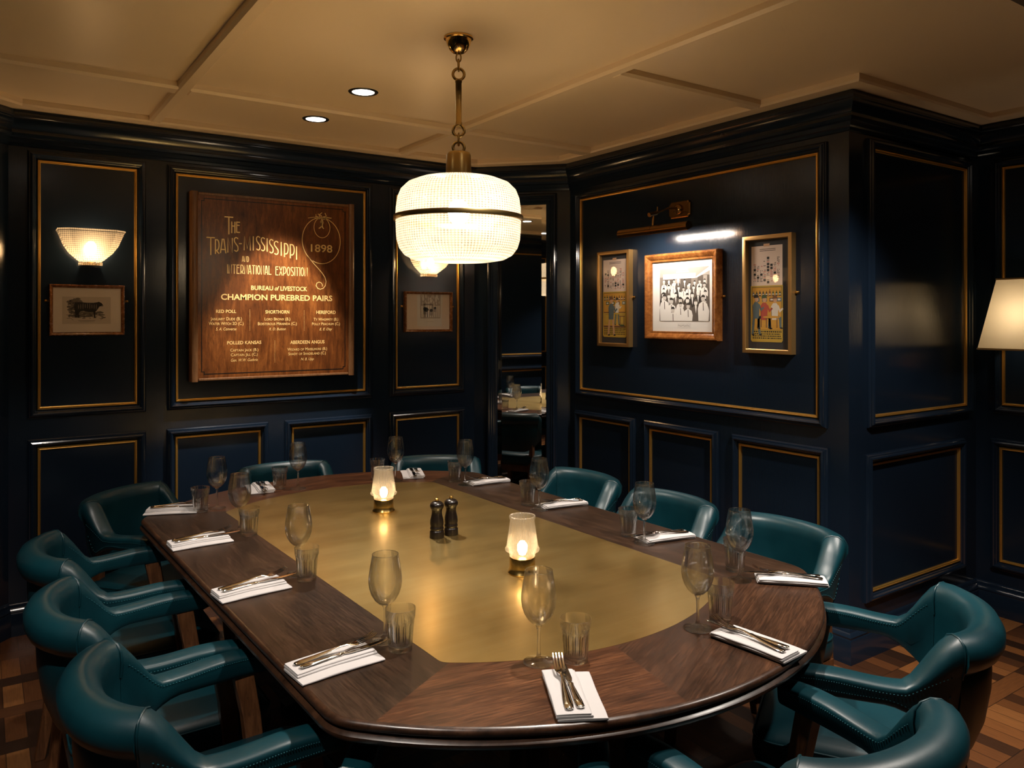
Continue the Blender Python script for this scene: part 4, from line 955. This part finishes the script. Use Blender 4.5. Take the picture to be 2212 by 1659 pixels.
def chair_ring(t, tip=1.0, swell=0):
    x, y = plan(t); x2, y2 = plan(min(t+.01,1)); x1, y1 = plan(max(t-.01,-1))
    d = Vector((x2-x1, y2-y1)).normalized(); nrm = Vector((d.y, -d.x))
    if nrm.dot(Vector((x+.02, y))) < 0: nrm = -nrm
    u = abs(t); w = 1-sm(u, .34, .50)               # 1 = back, 0 = arm
    roll = 1 if u <= SEAM+1e-6 and swell else 0
    zt = lerp(.658, .788, 1-sm(u, .325, .50)) + .008*sm(u,.52,.75)*(1-sm(u,.8,1))
    zb = lerp(.606, .475, 1-sm(u, .20, .56))
    th = zt-zb
    back = [(-.016,zb+.002),(-.020,zb+.25*th),(-.022,zb+.5*th),(-.026,zt-.085),(-.033,zt-.050),(-.032,zt-.024),(-.022,zt-.008),(-.004,zt),(.018,zt-.003),(.039,zt-.013),(.052,zt-.032),(.054,zt-.055),(.046,zt-.077),(.026,zt-.091),(.0225,zt-.097),(.0275,zt-.106),(.032,zt-.125),(.035,zb+.45*th),(.030,zb+.20*th),(.014,zb+.002),(.0,zb)]
    seam = [(-.016,zb+.002),(-.020,zb+.25*th),(-.022,zb+.5*th),(-.026,zt-.085),(-.034,zt-.050),(-.034,zt-.026),(-.024,zt-.009),(-.005,zt-.001),(.016,zt-.003),(.032,zt-.013),(.041,zt-.030),(.043,zt-.050),(.041,zt-.068),(.038,zt-.082),(.037,zt-.089),(.036,zt-.097),(.035,zt-.11),(.032,zb+.45*th),(.027,zb+.22*th),(.014,zb+.002),(.0,zb)]
    arm = [(-.024,zb+.003),(-.028,zb+.010),(-.0295,zb+.019),(-.0305,zb+.028),(-.0315,zt-.012),(-.030,zt-.006),(-.025,zt-.002),(-.010,zt+.0012),(.006,zt+.0012),(.020,zt-.0005),(.027,zt-.003),(.031,zt-.0065),(.033,zt-.012),(.033,zt-.017),(.0325,zt-.022),(.032,zb+.024),(.032,zb+.020),(.031,zb+.014),(.029,zb+.007),(.024,zb+.003),(.0,zb)]
    src = back if roll else [tuple(lerp(a[k], b[k], sm(u, SEAM, .48)) for k in (0,1)) for a, b in zip(seam, arm)]
    out = []
    for nn, z in src:
        nn = nn*tip + .10*(z-.60)*w
        out.append((x+nrm.x*nn, y+nrm.y*nn, z))
    return out
def make_chair():
    r = bpy.data.objects.new('armchair', None); COL.objects.link(r); r.empty_display_size = .2
    mb = MB(); N = 22
    ts = [lerp(-SEAM, SEAM, i/N) for i in range(N+1)]
    rings = [chair_ring(t, 1, 1) for t in ts]
    mb.loft(rings); mb.build('backrest', M['leather'], r, smooth=50)
    for s in (-1, 1):
        ts = [lerp(SEAM+.002, .955, i/20) for i in range(21)]
        rings = [chair_ring(s*t) for t in ts]
        for k in (.25,.5,.7,.86,.95,1.0):
            q = chair_ring(s*lerp(.955,1,k), math.sqrt(max(1-k*k,.02))); rings.append(q)
        mb = MB(); mb.loft(rings); arm = mb.build('arm', M['leather'], r, smooth=50)
        # seams: welt where arm meets the roll, piping and stitches along the arm
        pt = MB(); pr_ = chair_ring(s*(SEAM+.001)); pt.tube([pr_[i] for i in range(3, 16)], .0030, 6)
        pt.build('piping', M['leather'], arm, smooth=60)
        stt = MB()
        for idx, off in ((13,.0012),(16,.0012),(4,.0008)):
            L_ = [chair_ring(s*lerp(SEAM+.03,.95,i/110)) for i in range(111)]
            for i in range(0, 110, 2):
                a, b = Vector(L_[i][idx]), Vector(L_[i+1][idx]); cc = Vector((*plan(s*lerp(SEAM+.03,.95,i/110)), a.z))
                n_ = (a-cc).normalized()*off; b = a+(b-a)*.75
                stt.tube([a+n_, b+n_], .0009, 4)
        stt.build('stitching', M['thread'], arm)
    # seat
    def rr(hx, hy, rad, cx=0, front=0):
        pts = []
        for qx, qy, a0 in ((1,1,0),(-1,1,90),(-1,-1,180),(1,-1,270)):
            ax = rad if qx > 0 else rad*1.6
            for i in range(7):
                a = math.radians(a0+15*i); pts.append((cx+qx*(hx-ax)+ax*math.cos(a), qy*(hy-ax)+ax*math.sin(a)))
        return pts
    mb = MB(); cx = .012
    prof = [(.012,.365),(.004,.372),(0,.385),(-.002,.405),(0,.428),(.002,.436),(.010,.446),(.03,.455),(.07,.462),(.13,.466)]
    mb.loft([[(*p, z) for p in rr(.252-d, .222-d, max(.055-d*.4,.02), cx)] for d, z in prof]); mb.build('seat', M['leather'], r, smooth=60)
    mb = MB(); mb.tube([(*p, .437) for p in rr(.2505,.2205,.055,cx)], .0035, 6, loop=True); mb.build('welt', M['leather'], r, smooth=60)
    for s in (-1, 1):
        rg = []
        for z, x, y, wx, wy in ((.0,.175,.205,.016,.015),(.15,.158,.205,.019,.017),(.36,.142,.212,.022,.019),(.50,.130,.226,.023,.018),(.630,.108,.236,.026,.018)):
            rg.append([(x-wx,s*y-wy,z),(x+wx,s*y-wy,z),(x+wx,s*y+wy,z),(x-wx,s*y+wy,z)])
        mb = MB(); mb.loft(rg); mb.build('leg', M['oak'], r, bevel=.003)
        rg = []
        for z, x, y, wx, wy in ((.0,-.262,.165,.016,.016),(.15,-.235,.166,.019,.018),(.36,-.212,.168,.023,.019),(.54,-.205,.170,.022,.014)):
            rg.append([(x-wx,s*y-wy,z),(x+wx,s*y-wy,z),(x+wx,s*y+wy,z),(x-wx,s*y+wy,z)])
        mb = MB(); mb.loft(rg); mb.build('leg', M['oak'], r, bevel=.003)
    mb = MB()
    for s in (-1,1): mb.box(-.19,.19,s*.205-.012,s*.205+.012,.31,.366)
    mb.box(.175,.20,-.20,.20,.31,.366); mb.box(-.215,-.19,-.16,.16,.31,.366)
    mb.build('seat_rail', M['oak'], r)
    return r
SEATED = [  # middle of the back-roll, heading, label
    ((0.542, 3.778), -50, 'teal leather captain\'s chair in the rear left corner, under the cow print'),
    ((1.300, 3.985), -93, 'teal leather captain\'s chair at the far end, below the wooden board'),
    ((2.040, 3.725), -121, 'teal leather captain\'s chair at the far end beside the mirror'),
    ((2.412, 2.946), 182, 'teal leather captain\'s chair on the right side, nearest the mirror'),
    ((2.415, 2.365), 181, 'teal leather captain\'s chair on the right side, middle of three'),
    ((2.445, 1.815), 180, 'teal leather captain\'s chair on the right side, nearest the outside wall corner'),
    ((2.100, 1.060), 121, 'teal leather captain\'s chair at the front right corner, before the skirting board'),
    ((1.373, 0.835), 87, 'teal leather captain\'s chair at the near end, cut by the bottom right frame edge'),
    ((0.668, 1.136), 52, 'teal leather captain\'s chair at the near left corner, only an arm tip showing'),
    ((0.269, 1.858), 1.5, 'teal leather captain\'s chair on the left side, nearest the viewer'),
    ((0.231, 2.425), 0, 'teal leather captain\'s chair on the left side, middle of three'),
    ((0.235, 3.022), 0, 'teal leather captain\'s chair on the left side, farthest of three'),
]
CH = [((x+.195*math.cos(math.radians(a)), y+.195*math.sin(math.radians(a))), a, l) for (x, y), a, l in SEATED]
proto = make_chair()
for i, (p, a, lab) in enumerate(CH):
    o = proto if i == 0 else copy_tree(proto)
    o.location = (*p, 0); o.rotation_euler = (0,0,math.radians(a)); tag(o, lab, 'chair', 'leather chairs around the dining table')
